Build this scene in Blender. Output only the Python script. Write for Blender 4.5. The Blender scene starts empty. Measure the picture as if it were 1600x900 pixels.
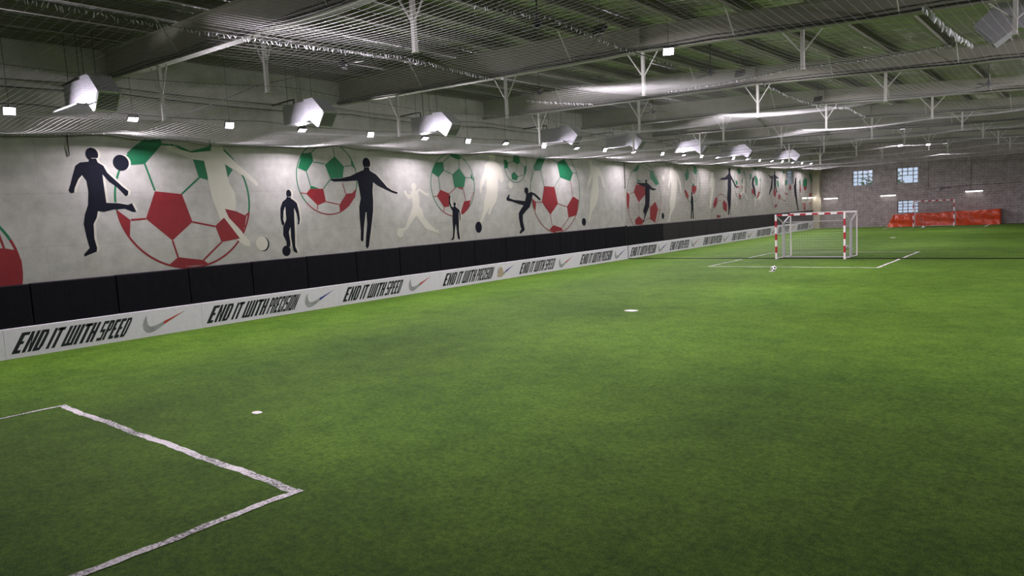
import bpy, bmesh, math, random
from mathutils import Vector, Matrix
from mathutils.geometry import tessellate_polygon
from math import sin, cos, pi
random.seed(7)
S = bpy.context.scene
COL = S.collection

# ---------------------------------------------------------------- camera
FPX, PAN, PITCH, ROLL = 1103.554, 0.694668408, -0.104778429, -0.0530107124
f_ = Vector((-sin(PAN)*cos(PITCH), cos(PAN)*cos(PITCH), sin(PITCH)))
r_ = Vector((cos(PAN), sin(PAN), 0)); u_ = r_.cross(f_)
r2 = r_*cos(ROLL)+u_*sin(ROLL); u2 = -r_*sin(ROLL)+u_*cos(ROLL)
cd = bpy.data.cameras.new('camera'); cam = bpy.data.objects.new('camera', cd); COL.objects.link(cam)
cd.sensor_width = 36; cd.lens = FPX/1600*36; cd.clip_end = 300; cd.clip_start = .05
cam.matrix_world = Matrix(((r2.x, u2.x, -f_.x, 20.2016), (r2.y, u2.y, -f_.y, 0), (r2.z, u2.z, -f_.z, 2.85), (0, 0, 0, 1)))
S.camera = cam

# ---------------------------------------------------------------- world and exposure
w = bpy.data.worlds.new('world'); S.world = w; w.use_nodes = True
bg = w.node_tree.nodes['Background']; bg.inputs[0].default_value = (.62, .76, 1, 1); bg.inputs[1].default_value = 1.0
S.view_settings.view_transform = 'Standard'; S.view_settings.look = 'None'
S.view_settings.gamma = 1; S.view_settings.use_curve_mapping = False
S.view_settings.exposure = 0.0
FLOOD_W = 195      # each wall floodlight
FIELD_W = 300     # floodlights hung mid-hall
COOL = (1.0, .90, 1.0)

# ---------------------------------------------------------------- materials
def new_mat(name):
    m = bpy.data.materials.new(name); m.use_nodes = True
    return m, m.node_tree, m.node_tree.nodes['Principled BSDF']
def mat(name, col, rough=.7, metal=0, noise=0, nscale=6, bump=0, bscale=40, spec=.4):
    m, t, b = new_mat(name)
    b.inputs['Base Color'].default_value = (*col, 1); b.inputs['Roughness'].default_value = rough
    b.inputs['Metallic'].default_value = metal; b.inputs['Specular IOR Level'].default_value = spec
    tc = t.nodes.new('ShaderNodeTexCoord')
    if noise:
        n = t.nodes.new('ShaderNodeTexNoise'); n.inputs['Scale'].default_value = nscale; n.inputs['Detail'].default_value = 6
        t.links.new(tc.outputs['Object'], n.inputs['Vector'])
        mx = t.nodes.new('ShaderNodeMix'); mx.data_type = 'RGBA'
        mx.inputs[6].default_value = (*[c*(1-noise) for c in col], 1); mx.inputs[7].default_value = (*[min(1, c*(1+noise)) for c in col], 1)
        t.links.new(n.outputs['Fac'], mx.inputs[0]); t.links.new(mx.outputs[2], b.inputs['Base Color'])
    if bump:
        n = t.nodes.new('ShaderNodeTexNoise'); n.inputs['Scale'].default_value = bscale; n.inputs['Detail'].default_value = 5
        t.links.new(tc.outputs['Object'], n.inputs['Vector'])
        bp = t.nodes.new('ShaderNodeBump'); bp.inputs['Strength'].default_value = bump; bp.inputs['Distance'].default_value = .02
        t.links.new(n.outputs['Fac'], bp.inputs['Height']); t.links.new(bp.outputs['Normal'], b.inputs['Normal'])
    return m
def emis(name, col, s):
    m, t, b = new_mat(name); b.inputs['Base Color'].default_value = (*col, 1)
    b.inputs['Emission Color'].default_value = (*col, 1); b.inputs['Emission Strength'].default_value = s
    return m

def turf_mat():
    m, t, b = new_mat('artificial_turf'); N = t.nodes; L = t.links
    tc = N.new('ShaderNodeTexCoord')
    def noise(s, d=8, r=.6):
        n = N.new('ShaderNodeTexNoise'); n.inputs['Scale'].default_value = s; n.inputs['Detail'].default_value = d; n.inputs['Roughness'].default_value = r
        L.new(tc.outputs['Object'], n.inputs['Vector']); return n
    def ramp(src, a, b_, c0, c1):
        r = N.new('ShaderNodeValToRGB'); r.color_ramp.elements[0].position = a; r.color_ramp.elements[1].position = b_
        r.color_ramp.elements[0].color = (*c0, 1); r.color_ramp.elements[1].color = (*c1, 1)
        L.new(src, r.inputs[0]); return r
    def mixc(fac, a, b_, mode='MIX'):
        x = N.new('ShaderNodeMix'); x.data_type = 'RGBA'; x.blend_type = mode
        if isinstance(fac, float): x.inputs[0].default_value = fac
        else: L.new(fac, x.inputs[0])
        L.new(a, x.inputs[6]); L.new(b_, x.inputs[7]); return x.outputs[2]
    fine = noise(75, 8, .85)
    base = ramp(fine.outputs['Fac'], .40, .62, (.030, .092, .006), (.205, .385, .050))
    tuft = noise(13, 8, .85)
    tr2 = ramp(tuft.outputs['Fac'], .40, .60, (.50, .56, .50), (1.22, 1.16, 1.1))
    mid = noise(2.2, 10, .80)
    worn = ramp(mid.outputs['Fac'], .40, .60, (.74, .75, .74), (1.08, 1.04, 1.0))
    c = mixc(1.0, mixc(1.0, base.outputs[0], tr2.outputs[0], 'MULTIPLY'), worn.outputs[0], 'MULTIPLY')
    big = noise(.33, 7, .68)
    wr = ramp(big.outputs['Fac'], .37, .60, (.74, .77, .74), (1.08, 1.04, 1.0))
    c = mixc(1.0, c, wr.outputs[0], 'MULTIPLY')
    L.new(c, b.inputs['Base Color'])
    b.inputs['Roughness'].default_value = .75; b.inputs['Specular IOR Level'].default_value = .06
    
    bp = N.new('ShaderNodeBump'); bp.inputs['Strength'].default_value = .8; bp.inputs['Distance'].default_value = .02
    L.new(fine.outputs['Fac'], bp.inputs['Height']); L.new(bp.outputs['Normal'], b.inputs['Normal'])
    return m
def line_mat():
    m, t, b = new_mat('worn_line_paint'); N = t.nodes; L = t.links
    tc = N.new('ShaderNodeTexCoord'); n = N.new('ShaderNodeTexNoise'); n.inputs['Scale'].default_value = 30; n.inputs['Detail'].default_value = 5; n.inputs['Roughness'].default_value = .8
    n2 = N.new('ShaderNodeTexNoise'); n2.inputs['Scale'].default_value = 1.6; n2.inputs['Detail'].default_value = 3
    L.new(tc.outputs['Object'], n.inputs['Vector']); L.new(tc.outputs['Object'], n2.inputs['Vector'])
    ad = N.new('ShaderNodeMath'); ad.operation = 'MULTIPLY_ADD'; ad.inputs[1].default_value = .45
    L.new(n2.outputs['Fac'], ad.inputs[0]); L.new(n.outputs['Fac'], ad.inputs[2])
    r = N.new('ShaderNodeValToRGB'); r.color_ramp.elements[0].position = .60; r.color_ramp.elements[1].position = .76
    r.color_ramp.elements[0].color = (.07, .09, .06, 1); r.color_ramp.elements[1].color = (.85, .80, .83, 1)
    L.new(ad.outputs[0], r.inputs[0]); L.new(r.outputs[0], b.inputs['Base Color']); b.inputs['Roughness'].default_value = .9
    return m
def wall_mat(name, c0, c1, block=0, bw=.4, bh=.2, bstr=.4, axis='Y', seams=False):
    m, t, b = new_mat(name); N = t.nodes; L = t.links
    tc = N.new('ShaderNodeTexCoord')
    n = N.new('ShaderNodeTexNoise'); n.inputs['Scale'].default_value = 2.6; n.inputs['Detail'].default_value = 9; n.inputs['Roughness'].default_value = .62
    L.new(tc.outputs['Object'], n.inputs['Vector'])
    r = N.new('ShaderNodeValToRGB'); r.color_ramp.elements[0].position = .36; r.color_ramp.elements[1].position = .64
    r.color_ramp.elements[0].color = (*c0, 1); r.color_ramp.elements[1].color = (*c1, 1)
    L.new(n.outputs['Fac'], r.inputs[0]); col = r.outputs[0]
    b.inputs['Roughness'].default_value = .75; b.inputs['Specular IOR Level'].default_value = .25
    sp = N.new('ShaderNodeSeparateXYZ'); L.new(tc.outputs['Object'], sp.inputs[0])
    cb = N.new('ShaderNodeCombineXYZ'); L.new(sp.outputs[axis], cb.inputs[0]); L.new(sp.outputs['Z'], cb.inputs[1])
    if block:
        br = N.new('ShaderNodeTexBrick'); L.new(cb.outputs[0], br.inputs['Vector'])
        br.inputs['Scale'].default_value = 1; br.inputs['Brick Width'].default_value = bw; br.inputs['Row Height'].default_value = bh
        br.inputs['Mortar Size'].default_value = .012; br.inputs['Color1'].default_value = (1, 1, 1, 1); br.inputs['Color2'].default_value = (.9, .9, .9, 1)
        br.inputs['Mortar'].default_value = (.72, .72, .72, 1)
        mx = N.new('ShaderNodeMix'); mx.data_type = 'RGBA'; mx.blend_type = 'MULTIPLY'; mx.inputs[0].default_value = block
        L.new(col, mx.inputs[6]); L.new(br.outputs['Color'], mx.inputs[7]); col = mx.outputs[2]
        bp = N.new('ShaderNodeBump'); bp.invert = True; bp.inputs['Strength'].default_value = bstr; bp.inputs['Distance'].default_value = .01
        L.new(br.outputs['Fac'], bp.inputs['Height']); L.new(bp.outputs['Normal'], b.inputs['Normal'])
    L.new(col, b.inputs['Base Color'])
    return m
def foil_mat():
    m, t, b = new_mat('roof_foil'); N = t.nodes; L = t.links
    b.inputs['Base Color'].default_value = (.50, .47, .54, 1); b.inputs['Metallic'].default_value = .6; b.inputs['Roughness'].default_value = .22
    tc = N.new('ShaderNodeTexCoord'); mp = N.new('ShaderNodeMapping'); mp.inputs['Scale'].default_value = (1.2, 3.2, 1)
    n = N.new('ShaderNodeTexNoise'); n.inputs['Scale'].default_value = 1.2; n.inputs['Detail'].default_value = 5
    L.new(tc.outputs['Object'], mp.inputs[0]); L.new(mp.outputs[0], n.inputs['Vector'])
    bp = N.new('ShaderNodeBump'); bp.inputs['Strength'].default_value = 1; bp.inputs['Distance'].default_value = .22
    L.new(n.outputs['Fac'], bp.inputs['Height']); L.new(bp.outputs['Normal'], b.inputs['Normal'])
    return m
M = {}
M['turf'] = turf_mat(); M['line'] = line_mat(); M['foil'] = foil_mat()
M['plaster'] = wall_mat('plaster_wall', (.37, .36, .345), (.46, .45, .435), .35, 6.2, 1.32, .2)
M['block'] = wall_mat('white_block_wall', (.34, .325, .30), (.42, .40, .375), .55)
M['brick'] = wall_mat('grey_block_wall', (.235, .205, .205), (.34, .305, .305), .95, .4, .2, 1.0, 'X')
M['cream'] = mat('cream_column', (.42, .38, .30), .7, noise=.12)
M['green'] = mat('mural_green', (.004, .135, .055), .6, noise=.18, nscale=5)
M['red'] = mat('mural_red', (.215, .010, .017), .6, noise=.2, nscale=5)
M['black'] = mat('mural_black', (.008, .009, .018), .8, spec=.12, noise=.3, nscale=5)
M['white'] = mat('mural_cream', (.55, .53, .47), .6, noise=.07, nscale=5)
M['pad'] = mat('black_vinyl_pad', (.006, .006, .010), .7, spec=.12, noise=.4, nscale=4, bump=.3, bscale=14)
M['pad_grey'] = mat('grey_vinyl_pad', (.028, .026, .029), .7, spec=.15, noise=.3, nscale=4, bump=.3, bscale=14)
M['board'] = mat('white_board', (.80, .77, .86), .5, noise=.10, nscale=9)
M['ink'] = mat('board_ink', (.006, .010, .016), .5)
M['silver'] = mat('silver_print', (.36, .36, .38), .4, noise=.5, nscale=4)
M['tip_red'] = mat('red_print', (.50, .045, .02), .5, noise=.3, nscale=7)
M['tip_blue'] = mat('blue_print', (.02, .03, .30), .5, noise=.3, nscale=7)
M['patch'] = mat('bare_board_patch', (.50, .40, .30), .8, noise=.2)
M['steel'] = mat('olive_white_steel', (.26, .26, .21), .6, noise=.18, nscale=2.5)
M['purlin'] = mat('olive_purlin', (.17, .17, .13), .6, noise=.2, nscale=2)
M['post'] = mat('white_painted_post', (.42, .42, .39), .5, noise=.12)
M['galv'] = mat('galvanized_sheet', (.44, .44, .49), .42, .7, noise=.18, nscale=9, bump=.15, bscale=10)
M['grille'] = mat('dark_grille', (.06, .065, .065), .5)
M['dark'] = mat('black_paint', (.008, .008, .009), .5)
M['cable'] = mat('cable', (.010, .014, .012), .6)
M['thread'] = mat('net_thread', (.36, .36, .36), .6)
M['thread_dark'] = mat('curtain_thread', (.05, .055, .05), .7)
M['tie'] = mat('white_tie', (.75, .76, .80), .5)
M['goal_white'] = mat('goal_white', (.66, .62, .62), .4)
M['goal_red'] = mat('goal_red', (.33, .01, .025), .4)
M['goal_grey'] = mat('goal_tube', (.42, .41, .43), .35, .3)
M['tarp'] = mat('red_tarp', (.50, .050, .012), .32, noise=.3, nscale=2.5, bump=1, bscale=2.2)
M['ball'] = mat('ball_white', (.75, .74, .72), .45)
M['frame'] = mat('window_frame', (.28, .28, .29), .5)
M['lamp'] = emis('lamp_face', (.93, .90, 1), 14)
M['tube'] = emis('tube_face', (1, .95, .90), 9)
M['leaf'] = mat('leaf', (.10, .20, .05), .8, noise=.5, nscale=3)
m, t, b = new_mat('window_glass')
tr = t.nodes.new('ShaderNodeBsdfTransparent'); gl = t.nodes.new('ShaderNodeBsdfGlossy'); gl.inputs['Roughness'].default_value = .1
mx = t.nodes.new('ShaderNodeMixShader'); mx.inputs[0].default_value = .12
t.links.new(tr.outputs[0], mx.inputs[1]); t.links.new(gl.outputs[0], mx.inputs[2]); t.links.new(mx.outputs[0], t.nodes['Material Output'].inputs[0])
M['glass'] = m

# ---------------------------------------------------------------- helpers
def tag(o, label=None, cat=None, group=None, kind=None):
    if label: o['label'] = label
    if cat: o['category'] = cat
    if group: o['group'] = group
    if kind: o['kind'] = kind
    return o
def empty(name, loc=(0, 0, 0), rz=0):
    o = bpy.data.objects.new(name, None); COL.objects.link(o); o.location = loc; o.rotation_euler = (0, 0, rz); o.empty_display_size = .2
    return o
class MB:
    def __init__(s): s.v = []; s.f = []; s.mi = []
    def add(s, vs, fs, mi=0):
        k = len(s.v); s.v += [tuple(v) for v in vs]; s.f += [tuple(i+k for i in f) for f in fs]; s.mi += [mi]*len(fs); return s
    def box(s, a, b, mi=0):
        x0, y0, z0 = a; x1, y1, z1 = b
        return s.add([(x0,y0,z0),(x1,y0,z0),(x1,y1,z0),(x0,y1,z0),(x0,y0,z1),(x1,y0,z1),(x1,y1,z1),(x0,y1,z1)],
                     [(3,2,1,0),(4,5,6,7),(0,1,5,4),(1,2,6,5),(2,3,7,6),(3,0,4,7)], mi)
    def tube(s, pts, r, n=6, mi=0, cap=True):
        pts = [Vector(p) for p in pts]; k0 = len(s.v)
        for i, p in enumerate(pts):
            d = (pts[min(i+1, len(pts)-1)]-pts[max(i-1, 0)]).normalized()
            a = d.cross(Vector((0, 0, 1)));
            if a.length < .05: a = d.cross(Vector((1, 0, 0)))
            a.normalize(); c = d.cross(a)
            for j in range(n):
                t = 2*pi*(j+.5)/n; s.v.append(tuple(p+a*r*cos(t)+c*r*sin(t)))
        for i in range(len(pts)-1):
            for j in range(n):
                s.f.append((k0+i*n+j, k0+i*n+(j+1) % n, k0+(i+1)*n+(j+1) % n, k0+(i+1)*n+j)); s.mi.append(mi)
        if cap:
            s.f.append(tuple(k0+j for j in range(n))[::-1]); s.f.append(tuple(k0+(len(pts)-1)*n+j for j in range(n))); s.mi += [mi, mi]
        return s
    def prism(s, prof, y0, y1, mi=0):      # profile in (x, z), run along y
        n = len(prof)
        vs = [(x, y0, z) for x, z in prof]+[(x, y1, z) for x, z in prof]
        tri = tessellate_polygon([[Vector((x, z, 0)) for x, z in prof]])
        fs = [tuple(t) for t in tri]+[tuple(i+n for i in reversed(t)) for t in tri]+[(i, (i+1) % n, (i+1) % n+n, i+n) for i in range(n)]
        return s.add(vs, fs, mi)
    def wallpoly(s, pts, x, mi=0, thick=0):         # flat paint on a wall: pts in (y, z), facing +x
        ar = sum(pts[i][0]*pts[(i+1) % len(pts)][1]-pts[(i+1) % len(pts)][0]*pts[i][1] for i in range(len(pts)))
        if ar < 0: pts = pts[::-1]
        tri = tessellate_polygon([[Vector((y, z, 0)) for y, z in pts]])
        fs = []
        for a, b, c in tri:
            pa, pb, pc = pts[a], pts[b], pts[c]
            cr = (pb[0]-pa[0])*(pc[1]-pa[1])-(pb[1]-pa[1])*(pc[0]-pa[0])
            fs.append((a, b, c) if cr > 0 else (a, c, b))
        return s.add([(x, y, z) for y, z in pts], fs, mi)
    def build(s, name, mats, parent=None, smooth=False, fix=False):
        me = bpy.data.meshes.new(name); me.from_pydata(s.v, [], s.f)
        for m in (mats if isinstance(mats, list) else [mats]): me.materials.append(m)
        if any(s.mi): me.polygons.foreach_set('material_index', s.mi)
        if fix:
            bm = bmesh.new(); bm.from_mesh(me); bmesh.ops.recalc_face_normals(bm, faces=bm.faces); bm.to_mesh(me); bm.free()
        if smooth: me.polygons.foreach_set('use_smooth', [True]*len(me.polygons))
        me.update(); o = bpy.data.objects.new(name, me); COL.objects.link(o); o.parent = parent
        return o
def copy_tree(o, parent=None):
    c = o.copy(); COL.objects.link(c); c.parent = parent
    for ch in list(o.children): copy_tree(ch, c)
    return c
ORD = ['first','second','third','fourth','fifth','sixth','seventh','eighth','ninth','tenth','eleventh','twelfth','thirteenth','fourteenth','fifteenth','sixteenth','seventeenth','eighteenth','nineteenth','twentieth','twenty-first','twenty-second','twenty-third','twenty-fourth','twenty-fifth','twenty-sixth','twenty-seventh','twenty-eighth','twenty-ninth','thirtieth','thirty-first','thirty-second','thirty-third','thirty-fourth','thirty-fifth','thirty-sixth']
def area(name, loc, direction, sx, sy, W, parent=None, col=COOL, spread=180):
    l = bpy.data.lights.new(name, 'AREA'); l.shape = 'RECTANGLE'; l.size = sx; l.size_y = sy; l.energy = W; l.color = col; l.spread = math.radians(spread)
    o = bpy.data.objects.new(name, l); COL.objects.link(o); o.location = loc
    o.rotation_euler = Vector(direction).to_track_quat('-Z', 'Y').to_euler(); o.parent = parent
    return o
def interp(P, x):
    for (a, za), (b, zb) in zip(P, P[1:]):
        if x <= b: return za+(zb-za)*(x-a)/(b-a)
    return P[-1][1]
DEEP = 68.4; XR = 24.5; Y0 = -6.0
BOT = [(0, 6.87), (4, 6.74), (8, 6.62), (11.65, 6.53), (17.8, 6.16), (24.5, 5.85)]
TOP = [(0, 7.62), (8.6, 7.36), (11.65, 7.10), (14.7, 6.88), (17.8, 6.65), (24.5, 6.30)]
RAFT = [8.1+7.45*k for k in range(-1, 8)]
NETZ = 5.5
MURAL=[('G', 'painted_football', 'large red football partly cut by the frame', 0),
('R','',[3.848,2.145,1.793],(0.06,2.9)),
('P','r',[(5.046,2.692),(5.235,2.671),(5.331,2.664),(5.57,2.597),(5.642,2.338),(5.64,2.063),(5.588,1.735),(4.941,1.72)],0),
('L','r',[(5.241,3.022),(5.315,2.666)],0.05),
('G', 'painted_football', 'largest green and red football, behind the leaping white player', 0),
('R','',[9.873,3.723,1.964],(0.055,3.28)),
('P','g',[(8.364,5.024),(8.623,5.246),(8.869,5.386),(9.298,5.436),(9.327,5.288),(8.802,4.734),(8.421,4.697)],0),
('P','g',[(9.626,5.287),(9.805,5.263),(10.115,5.125),(10.732,5.299),(10.733,5.159),(10.158,5.085),(9.84,5.16)],0),
('P','g',[(10.163,4.898),(10.542,4.861),(10.606,4.29),(10.29,4.372)],0),
('P','g',[(11.083,4.826),(11.369,4.627),(11.162,4.353)],0),
('L','g',[(8.802,4.734),(8.997,4.004)],0.05),
('L','g',[(9.735,3.902),(10.299,4.372)],0.05),
('L','g',[(9.314,5.287),(9.647,5.274)],0.05),
('L','g',[(10.718,5.493),(10.729,5.261)],0.05),
('P','r',[(8.996,3.991),(9.744,3.902),(9.97,3.099),(9.341,2.601),(8.677,3.242)],0),
('L','r',[(8.677,3.242),(8.279,3.223)],0.05),
('L','r',[(9.97,3.099),(10.642,2.938)],0.05),
('L','r',[(9.341,2.601),(9.451,2.119)],0.05),
('L','r',[(10.186,1.975),(10.794,2.462)],0.05),
('L','r',[(11.648,3.219),(11.752,3.294)],0.05),
('L','r',[(11.648,3.219),(11.56,2.87)],0.05),
('P','r',[(7.931,3.522),(8.267,3.223),(8.208,2.772),(8.063,3.038),(7.968,3.299)],0),
('P','r',[(9.451,2.119),(10.186,1.975),(10.333,1.844),(9.339,1.827),(9.191,1.932)],0),
('P','r',[(10.643,2.952),(10.943,3.187),(11.394,2.536),(10.794,2.462)],0),
('P','r',[(10.995,3.448),(11.346,3.365),(11.648,3.219),(11.516,2.7),(11.095,3.181)],0),
('G', 'painted_player', 'cream leaping player across the largest football', 0),
('E','w',[10.939,5.223,0.189,0.179],0),
('P','w',[(9.417,5.221),(9.534,5.27),(9.662,5.199),(10.134,5.08),(10.741,5.146),(10.827,5.265),(10.889,5.384),(11.062,5.368),(11.119,5.182),(11.234,5.067),(11.613,4.717),(11.907,4.478),(12.105,4.283),(12.181,4.174),(12.116,4.125),(12.04,4.184),(11.791,4.38),(11.345,4.641),(11.129,4.78),(11.201,4.233),(11.353,3.945),(11.371,3.607),(11.32,3.366),(11.11,3.325),(11.007,3.424),(11.146,3.179),(11.514,2.676),(11.705,2.443),(11.714,2.269),(11.581,2.278),(11.382,2.414),(11.013,2.872),(10.792,3.192),(10.646,3.717),(10.576,4.093),(10.55,4.466),(10.493,4.86),(10.139,4.897),(9.694,5.066),(9.452,5.125)],0),
('G', 'painted_player', 'black player seen from the back with one leg kicked up, leftmost', 0),
('E','k',[7.488,4.955,0.153,0.173],0.06),
('P','k',[(7.391,4.768),(7.189,4.743),(7.069,4.659),(6.99,4.436),(6.909,4.193),(6.844,4.031),(6.884,3.958),(6.97,3.969),(6.997,4.091),(7.106,4.315),(7.199,4.417),(7.29,4.274),(7.305,3.986),(7.262,3.657),(7.161,3.412),(7.108,3.167),(7.138,2.835),(7.183,2.541),(7.033,2.385),(7.046,2.33),(7.344,2.433),(7.362,2.528),(7.323,2.782),(7.343,3.157),(7.437,3.319),(7.482,3.485),(7.627,3.459),(7.871,3.515),(8.155,3.528),(8.351,3.436),(8.444,3.442),(8.355,3.674),(8.248,3.633),(8.008,3.682),(7.711,3.697),(7.702,3.982),(7.693,4.275),(7.691,4.442),(7.829,4.254),(8.013,4.106),(8.138,3.956),(8.21,3.861),(8.276,3.899),(8.294,3.998),(8.174,4.105),(7.992,4.297),(7.814,4.485),(7.735,4.671),(7.608,4.752),(7.58,4.854),(7.407,4.85)],0.06),
('G', 'painted_ball', 'black ball beside the leftmost black player', 0),
('E','k',[8.183,4.752,0.203,0.213],0.05),
('G', 'painted_ball', 'cream ball with a black crescent edge', 0),
('E','k',[12.164,2.313,0.205,0.225],0),
('E','w',[12.116,2.332,0.204,0.224],0),
('G', 'painted_player', 'black player standing with a foot on a black ball', 0),
('E','k',[13.222,3.865,0.095,0.134],0.07),
('E','k',[12.961,2.038,0.152,0.169],0),
('P','k',[(13.129,3.763),(13.125,3.722),(12.968,3.612),(12.874,3.42),(12.849,3.115),(12.87,2.909),(12.933,2.844),(12.977,2.93),(12.94,3.034),(12.98,3.315),(13.053,3.467),(13.06,3.055),(12.918,2.804),(12.893,2.548),(12.989,2.336),(12.983,2.155),(13.121,2.171),(13.133,2.301),(13.107,2.64),(13.181,2.791),(13.169,2.48),(13.198,2.166),(13.224,2.008),(13.349,1.93),(13.362,1.997),(13.299,2.159),(13.333,2.628),(13.35,2.992),(13.379,3.406),(13.46,3.196),(13.482,2.986),(13.458,2.856),(13.52,2.88),(13.56,3.035),(13.549,3.297),(13.496,3.559),(13.413,3.639),(13.29,3.719),(13.294,3.76)],0.07),
('G', 'painted_football', 'teal and red football behind the player with spread arms', 0),
('R','',[14.79,4.378,1.243],(0.035,3.55)),
('P','g',[(13.834,5.171),(14.209,5.219),(14.264,4.947),(13.961,4.585),(13.649,4.7)],0),
('P','g',[(15.132,5.119),(15.502,4.784),(15.394,4.355),(14.893,4.353),(14.711,4.824)],0),
('P','g',[(15.808,5.121),(16.029,4.654),(15.814,4.817)],0),
('P','g',[(14.072,4.128),(14.41,4.031),(14.05,4.023)],0),
('L','g',[(14.26,4.91),(14.713,4.851)],0.03),
('L','g',[(13.961,4.585),(14.072,4.128)],0.03),
('L','g',[(14.892,4.342),(14.569,4.019)],0.03),
('L','g',[(15.502,4.784),(15.814,4.817)],0.03),
('L','g',[(15.092,5.399),(15.132,5.119)],0.03),
('L','g',[(14.209,5.219),(14.515,5.457)],0.03),
('P','r',[(14.05,4.023),(14.569,4.019),(14.637,3.588),(14.292,3.472),(13.879,3.866)],0),
('P','r',[(15.516,3.847),(15.758,3.855),(15.947,4.01),(15.886,3.73),(15.576,3.402),(15.186,3.236),(15.173,3.456)],0),
('L','r',[(14.637,3.588),(15.175,3.478)],0.03),
('L','r',[(14.292,3.472),(14.266,3.329)],0.03),
('L','r',[(13.879,3.866),(13.65,3.895)],0.03),
('L','r',[(15.379,4.206),(15.481,3.847)],0.03),
('G', 'painted_player', 'tall black player with both arms spread wide', 0),
('E','k',[16.495,4.915,0.174,0.192],0.04),
('P','k',[(16.381,4.771),(16.343,4.675),(16.035,4.57),(15.745,4.456),(15.328,4.371),(14.926,4.353),(14.89,4.315),(15.016,4.261),(15.522,4.272),(16.045,4.301),(16.088,4.009),(16.127,3.67),(16.03,3.39),(16.014,2.995),(16.021,2.541),(15.989,2.201),(16.054,2.128),(16.11,2.193),(16.174,2.647),(16.294,3.155),(16.333,3.183),(16.329,2.754),(16.236,2.3),(16.182,1.96),(16.26,1.868),(16.334,1.949),(16.404,2.233),(16.52,2.688),(16.641,3.202),(16.679,3.603),(16.676,3.89),(16.737,4.234),(16.934,4.119),(17.224,4.001),(17.595,3.863),(17.824,3.807),(17.885,3.866),(17.602,3.94),(17.382,4.059),(17.172,4.263),(16.897,4.521),(16.629,4.644),(16.591,4.774)],0.04),
('G', 'painted_player', 'white player running with a ball at the feet', 0),
('E','w',[18.694,4.064,0.124,0.152],0),
('E','w',[17.866,2.355,0.159,0.179],0),
('P','w',[(18.624,3.931),(18.552,3.859),(18.484,3.751),(18.344,3.813),(18.275,3.946),(18.193,3.935),(18.22,3.785),(18.404,3.589),(18.553,3.689),(18.591,3.385),(18.487,3.144),(18.296,2.848),(18.148,2.552),(17.926,2.502),(18.054,2.405),(18.266,2.515),(18.492,2.749),(18.745,2.983),(18.946,2.698),(19.178,2.439),(19.771,2.251),(19.9,2.2),(19.85,2.438),(19.779,2.346),(19.369,2.649),(19.132,2.877),(19.069,3.126),(18.92,3.346),(18.951,3.683),(18.899,3.855),(18.973,3.928),(19.253,3.753),(19.418,3.676),(19.49,3.812),(19.303,3.833),(18.979,4.002),(18.77,3.899),(18.724,3.942)],0),
('G', 'painted_football', 'green and red football above the small waving player', 0),
('R','',[20.874,4.137,1.277],(0.035,3.15)),
('P','g',[(20.723,5.371),(21.05,5.406),(21.412,5.243),(21.289,5.143),(20.851,5.26)],0),
('P','g',[(19.929,5.016),(20.377,5.045),(20.392,4.71),(20.054,4.436),(19.718,4.608)],0),
('P','g',[(21.28,4.819),(21.629,4.431),(21.498,4.038),(20.929,4.028),(20.836,4.555)],0),
('P','g',[(21.967,4.631),(22.107,4.301),(21.92,4.42)],0),
('P','r',[(21.069,4.027),(21.449,4.025),(21.394,3.94)],0),
('P','r',[(20.118,3.95),(20.602,3.786),(20.557,3.273),(20.263,3.249),(19.9,3.7)],0),
('P','r',[(21.448,3.461),(21.84,3.493),(21.769,3.242),(21.404,2.955),(21.16,2.898)],0),
('L','g',[(20.392,4.71),(20.837,4.568)],0.03),
('L','g',[(20.054,4.436),(20.1,3.95)],0.03),
('L','g',[(21.629,4.431),(21.92,4.42)],0.03),
('L','g',[(21.289,5.143),(21.28,4.819)],0.03),
('L','g',[(20.377,5.045),(20.762,5.289)],0.03),
('L','r',[(20.602,3.786),(21.022,4.027)],0.03),
('L','r',[(21.444,3.973),(21.546,3.479)],0.03),
('L','r',[(21.838,3.473),(22.066,3.835)],0.03),
('L','r',[(19.9,3.7),(19.721,3.671)],0.03),
('L','r',[(20.263,3.249),(20.249,3.09)],0.03),
('G', 'painted_player', 'small black player waving one raised arm', 0),
('E','k',[20.878,3.349,0.075,0.084],0.05),
('P','k',[(20.826,3.279),(20.785,3.235),(20.695,3.27),(20.629,3.465),(20.667,3.689),(20.625,3.735),(20.572,3.658),(20.55,3.402),(20.627,3.239),(20.733,3.075),(20.699,2.688),(20.702,2.298),(20.658,2.008),(20.54,1.937),(20.649,1.911),(20.748,1.97),(20.804,2.293),(20.874,2.55),(20.917,2.287),(20.954,1.958),(21.044,1.9),(21.078,1.963),(21.039,2.281),(21.073,2.672),(21.089,3.064),(21.128,2.867),(21.122,2.683),(21.183,2.733),(21.191,2.93),(21.132,3.128),(20.952,3.231),(20.928,3.277)],0.05),
('G', 'painted_player', 'large white player striding over a black ball beside the small football', 0),
('E','w',[23.369,5.329,0.21,0.205],0),
('P','w',[(23.217,5.155),(22.874,5.012),(22.797,4.707),(22.502,4.234),(22.432,3.899),(22.511,3.75),(22.589,3.83),(22.606,4.032),(22.928,4.438),(22.876,3.827),(22.693,3.49),(22.601,3.017),(22.34,2.586),(22.478,2.533),(22.686,2.81),(23.031,3.21),(23.101,3.414),(22.962,3.006),(22.898,2.871),(23.023,2.867),(23.182,3.137),(23.47,3.406),(23.606,3.75),(23.697,4.442),(23.914,4.2),(24.092,4.374),(23.97,4.86),(23.615,5.116),(23.491,5.161)],0),
('G', 'painted_ball', 'black ball below the large white striding player', 0),
('E','k',[22.25,2.353,0.201,0.236],0),
('G', 'painted_football', 'small all-green football beside the kicking black player', 0),
('R','',[24.939,5.033,0.812],(0.03,-9)),
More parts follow.
